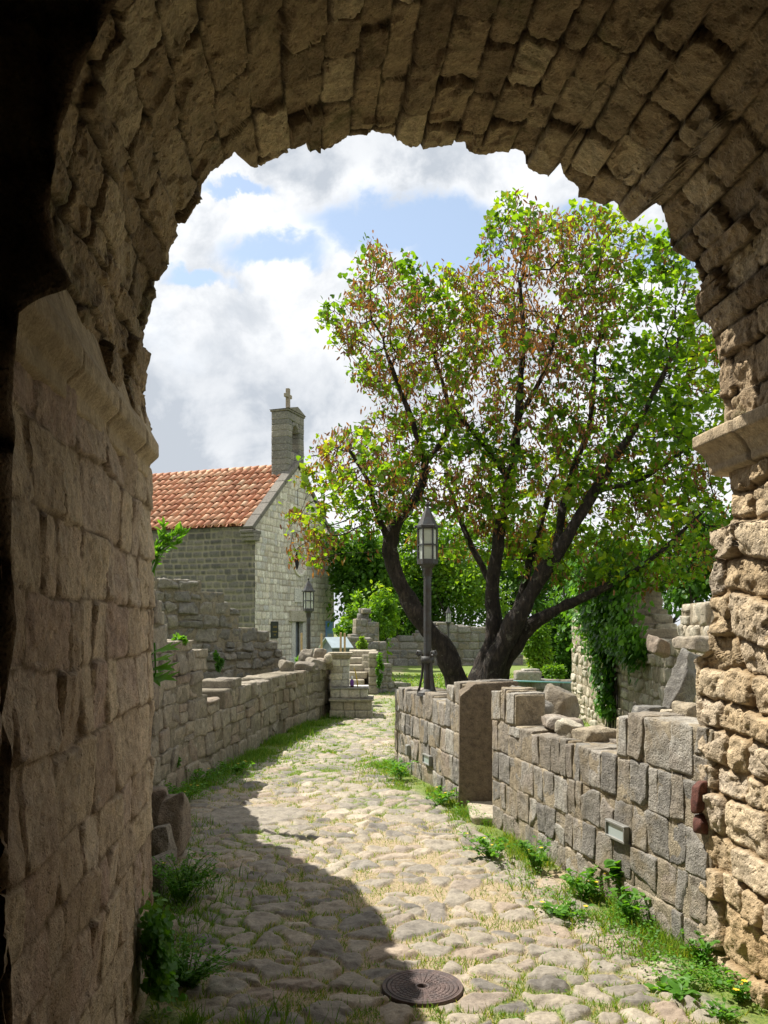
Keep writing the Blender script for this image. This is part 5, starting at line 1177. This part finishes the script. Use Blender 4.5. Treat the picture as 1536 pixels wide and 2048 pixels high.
for i, (lab, px, py, r, hg, n, sz, fl) in enumerate((
    ("leafy weed clump at the wall foot left of the recessed light", 1170, 1800, .22, .24, 150, .055, 4), ("sprawling green weed at the wall foot below the doorway gap", 985, 1718, .30, .20, 240, .05, 3), ("tall grassy weed at the middle of the right wall foot", 1075, 1745, .22, .26, 170, .045, 2),
    ("bright weed with narrow leaves near the jamb's corner", 1258, 1850, .16, .22, 110, .06, 0), ("flat spiky rosette weed on the cobbles near the jamb", 1350, 1990, .15, .05, 70, .07, 0), ("leafy weed in the frame's lower corner by the rubble jamb", 1480, 2000, .14, .13, 80, .04, 3), ("small weed clump beside the jamb's lowest stones", 1400, 1930, .14, .2, 80, .05, 2), ("low weed patch before the lowest right-hand stones", 1450, 2040, .14, .07, 80, .035, 0),
    ("weed tuft at the foot of the lamp's wall", 800, 1560, .30, .26, 170, .055, 4), ("weed at the pier of the doorway gap", 880, 1612, .26, .2, 160, .05, 5), ("feathery green weed mound beside the fallen blocks", 362, 1812, .30, .36, 1500, .026, 2), ("shaded weed mound by the shaded jamb's foot", 375, 1975, .28, .22, 1200, .026, 0), ("weed clump below the left wall's tall end", 365, 1610, .34, .22, 200, .05, 4), ("bright weed at the left wall's foot in a sun patch", 470, 1548, .3, .16, 200, .05, 6), ("leafy weeds along the left wall's middle foot", 400, 1570, .34, .22, 180, .05, 2), ("broad weed spreading on cobbles at the wall's middle", 1120, 1830, .24, .08, 160, .05, 2))):
    weed(lab, px, py, gy(py), r, hg, n, OVAL, sz, seed=i, flowers=fl, stems=14 if n < 1000 else 40)
# climber on the shaded jamb
cl2 = thing("climbing_plant", "leafy green climber hanging on the shaded jamb near the ground", "plant", P(285, 1900, 4.35))
q = np.random.default_rng(77); n = 620; ty = q.random(n); px_ = 262 + 55 * ty + q.normal(0, 22, n); py_ = 1830 + 150 * ty + q.normal(0, 22, n); Yd = 4.28 + q.uniform(-.12, .10, n)
pos = np.stack([PX(px_, Yd), Yd, PZ(py_, Yd)], -1); pos[:, 0] = np.maximum(pos[:, 0], -1.22 + q.uniform(0, .12, n))
mb = MB(); scatter(mb, HEART, pos, frames(q.normal(size=(n, 3)) * .5 + np.array([.5, -.3, -.4]), q.normal(size=(n, 3)) * .4 + np.array([.8, -.4, .5])), q.uniform(.022, .045, n), np.clip(q.normal(.4, .2, n), 0, 1)); mb.build("leaves", M['weed'], cl2)
mb = MB()
for k in range(6):
    a = P(258 + 6 * k, 1835 + 10 * k, 4.25); b_ = P(300 + 4 * k, 1990, 4.3); mb.tube(smooth_poly([a, (a + b_) / 2 + np.array([.04, -.03, .02]), b_], 10), .004, 4)
mb.build("stem", M['weed'], cl2)
# fig shoots and the long leaved shoot beyond the shaded jamb
FIG = (np.array([[0, 0, 0], [.10, .16, .02], [.42, .26, .05], [.16, .40, .02], [.36, .72, .05], [.10, .62, 0], [0, 1.0, -.05], [-.10, .62, 0], [-.36, .72, .05], [-.16, .40, .02], [-.42, .26, .05], [-.10, .16, .02], [0, .35, -.02]]), None, [(12, k, (k + 1) % 12) for k in range(12)])
fg = thing("fig_shoot", "young fig shoot with lobed green leaves poking past the shaded jamb", "plant", (-2.02, 7.3, 1.4)); mb = MB(); sm = MB()
fp = [P(312, 1300, 7.1), P(308, 1335, 7.1), P(308, 1355, 7.1), P(310, 1318, 7.2), P(300, 1345, 7.2)]; fd = [P(358, 1296, 6.9), P(350, 1338, 6.9), P(352, 1358, 6.9), P(340, 1318, 7.0), P(320, 1370, 7.0)]
fp = np.array(fp); fd = np.array(fd) - fp; scatter(mb, FIG, fp, frames(fd, np.array([[.1, -.5, .8]] * 5)), np.linalg.norm(fd, axis=1) * 1.05, [.5, .4, .3, .7, .4]); mb.build("leaves", M['weed'], fg)
sm.tube([(-2.16, 7.2, 1.2), (-2.0, 7.15, 1.45), (-1.93, 7.1, 1.6), (-1.94, 7.1, 1.85)], .008, 5)
for p in fp: sm.tube([(-1.98, 7.12, p[2] - .05), p], .004, 4)
sm.build("stem", M['weed'], fg)
ol = thing("leafy_shoot", "long leaved shoot arching past the jamb before the tiled roof", "plant", (-2.5, 8.9, 2.4)); mb = MB(); sm = MB(); pos = []; dr = []
q = np.random.default_rng(8)
for k in range(9):
    a = np.array([-2.5 + q.normal() * .04, 8.9, 2.45]); e = P(q.uniform(312, 378), q.uniform(1050, 1095), 8.8); cur = smooth_poly([a, a + (e - a) * .5 + np.array([0, 0, .12]), e], 14); sm.tube(cur, np.linspace(.008, .003, 14), 4)
    m = 14; ix = q.integers(4, 14, m); pos.append(cur[ix]); dr.append((e - a) + q.normal(scale=.35, size=(m, 3)))
sm.build("stem", M['weed'], ol); pos = np.vstack(pos); dr = np.vstack(dr); m = len(pos); s3 = q.uniform(.07, .12, m); scatter(mb, OVAL, pos, frames(dr, q.normal(size=(m, 3)) + np.array([0, 0, 1.])), np.stack([s3 * .55, s3, s3], 1), np.clip(q.normal(.6, .2, m), 0, 1)); mb.build("leaves", M['weed'], ol)

# ---- grass: one uncountable carpet of blades
def path_h(x, y): return .0
blades = MB()
def blade_field(n, gen, hmin, hmax, hue, wid=.006):
    x, y = gen(n); m = np.hypot(x - MHX, y - MHY) > MHR + .02; x, y = x[m], y[m]; k = len(x)
    d = np.stack([rng.normal(size=k), rng.normal(size=k), rng.uniform(-.1, .25, k)], -1); d[:, 2] *= .4
    up = np.stack([rng.normal(scale=.45, size=k), rng.normal(scale=.45, size=k), np.ones(k)], -1); hgt = rng.uniform(hmin, hmax, k) * rng.uniform(.6, 1.2, k)
    sc = np.stack([wid * np.ones(k) * rng.uniform(.7, 1.5, k) * np.maximum(1, y / 9), hgt * .9, hgt], 1)
    R_ = frames(d, up); scatter(blades, BLADE, np.stack([x, y, np.full(k, -.005)], -1), R_, sc, np.clip(hue + rng.normal(scale=.16, size=k), 0, 1))
def gen_edge(which, y0, y1, w):
    def f(n):
        y = y0 + (y1 - y0) * rng.random(n) ** 1.3; e = np.abs(rng.normal(scale=w, size=n)) * (1 + .6 * fbm(np.stack([y * 1.7, y * 0, y * 0], -1), 2))
        x = left_x(y) + .03 + e if which == 'L' else right_x(y) - .03 - e
        m = fbm(np.stack([x * 2.2, y * 2.2, x * 0 + 2], -1), 2) > -.25; return x[m], y[m]
    return f
def gen_joint(y0, y1, keep):
    def f(n):
        y = y0 * (y1 / y0) ** rng.random(n); x = left_x(y) + (right_x(y) - left_x(y)) * rng.random(n)
        h_, s_, i_, p_ = cobble(x, y); m = (s_ < .25) & (p_ > keep - .5 * rng.random(n)); return x[m], y[m]
    return f
blade_field(9000, gen_edge('L', 4.0, 18.5, .22), .05, .16, .33); blade_field(9000, gen_edge('L', 4.0, 8.5, .34), .05, .17, .25); blade_field(9000, gen_edge('R', 5.0, 12.2, .24), .04, .13, .45)
blade_field(5200, gen_edge('L', 12, 19, .35), .04, .10, .36, .008)
blade_field(120000, gen_joint(4.0, 14, -.25), .018, .055, .48, .0045); blade_field(30000, gen_joint(12, 26, -.4), .02, .05, .45, .006)
def gen_lawn(n):
    y = rng.uniform(15, 34, n); x = y * rng.uniform(-.04, .30, n); m = (x > right_x(y) - .1) | (y > 24); return x[m], y[m]
blade_field(14000, gen_lawn, .05, .12, .40, .010)
gc = MB()
def cover(n, gen, smin, smax, hz):
    x, y = gen(n); m_ = (np.hypot(x - MHX, y - MHY) > MHR + .03) & (fbm(np.stack([x * 1.6, y * 1.6, x * 0 + 8], -1), 2) > -.12); x, y = x[m_], y[m_]; k = len(x); a_ = rng.uniform(0, 2 * np.pi, k)
    scatter(gc, OVAL, np.stack([x, y, np.abs(rng.normal(scale=hz, size=k)) + .012], -1), frames(np.stack([np.cos(a_), np.sin(a_), rng.uniform(-.1, .6, k)], -1), np.column_stack([rng.normal(scale=.4, size=(k, 2)), np.ones(k)])), rng.uniform(smin, smax, k) * np.maximum(1, y / 10), np.clip(.5 + .4 * fbm(np.stack([x * 2, y * 2, x * 0], -1), 2) + rng.normal(scale=.2, size=k), 0, 1))
cover(8500, gen_edge('R', 4.6, 12.2, .20), .012, .030, .045); cover(9000, gen_edge('L', 4.2, 12, .24), .014, .032, .06); cover(9000, gen_joint(4.2, 12, .0), .008, .018, .010)
tag(gc.build("ground_cover", M['weed']), "tiny leafed weeds spreading from the wall feet into the cobbles", "weeds", kind='stuff')
go = blades.build("grass", M['blade']); tag(go, "short green and straw coloured grass in the joints and along the wall feet", "grass", kind='stuff')

# ================================================================== RENDER SETTINGS
scene.view_settings.view_transform = 'Standard'; scene.view_settings.look = 'None'; scene.view_settings.exposure = 1.0; scene.view_settings.gamma = 1
scene.cycles.max_bounces = 10; scene.cycles.diffuse_bounces = 6; scene.cycles.transmission_bounces = 6; scene.cycles.use_denoising = True
scene.cycles.sample_clamp_indirect = 6
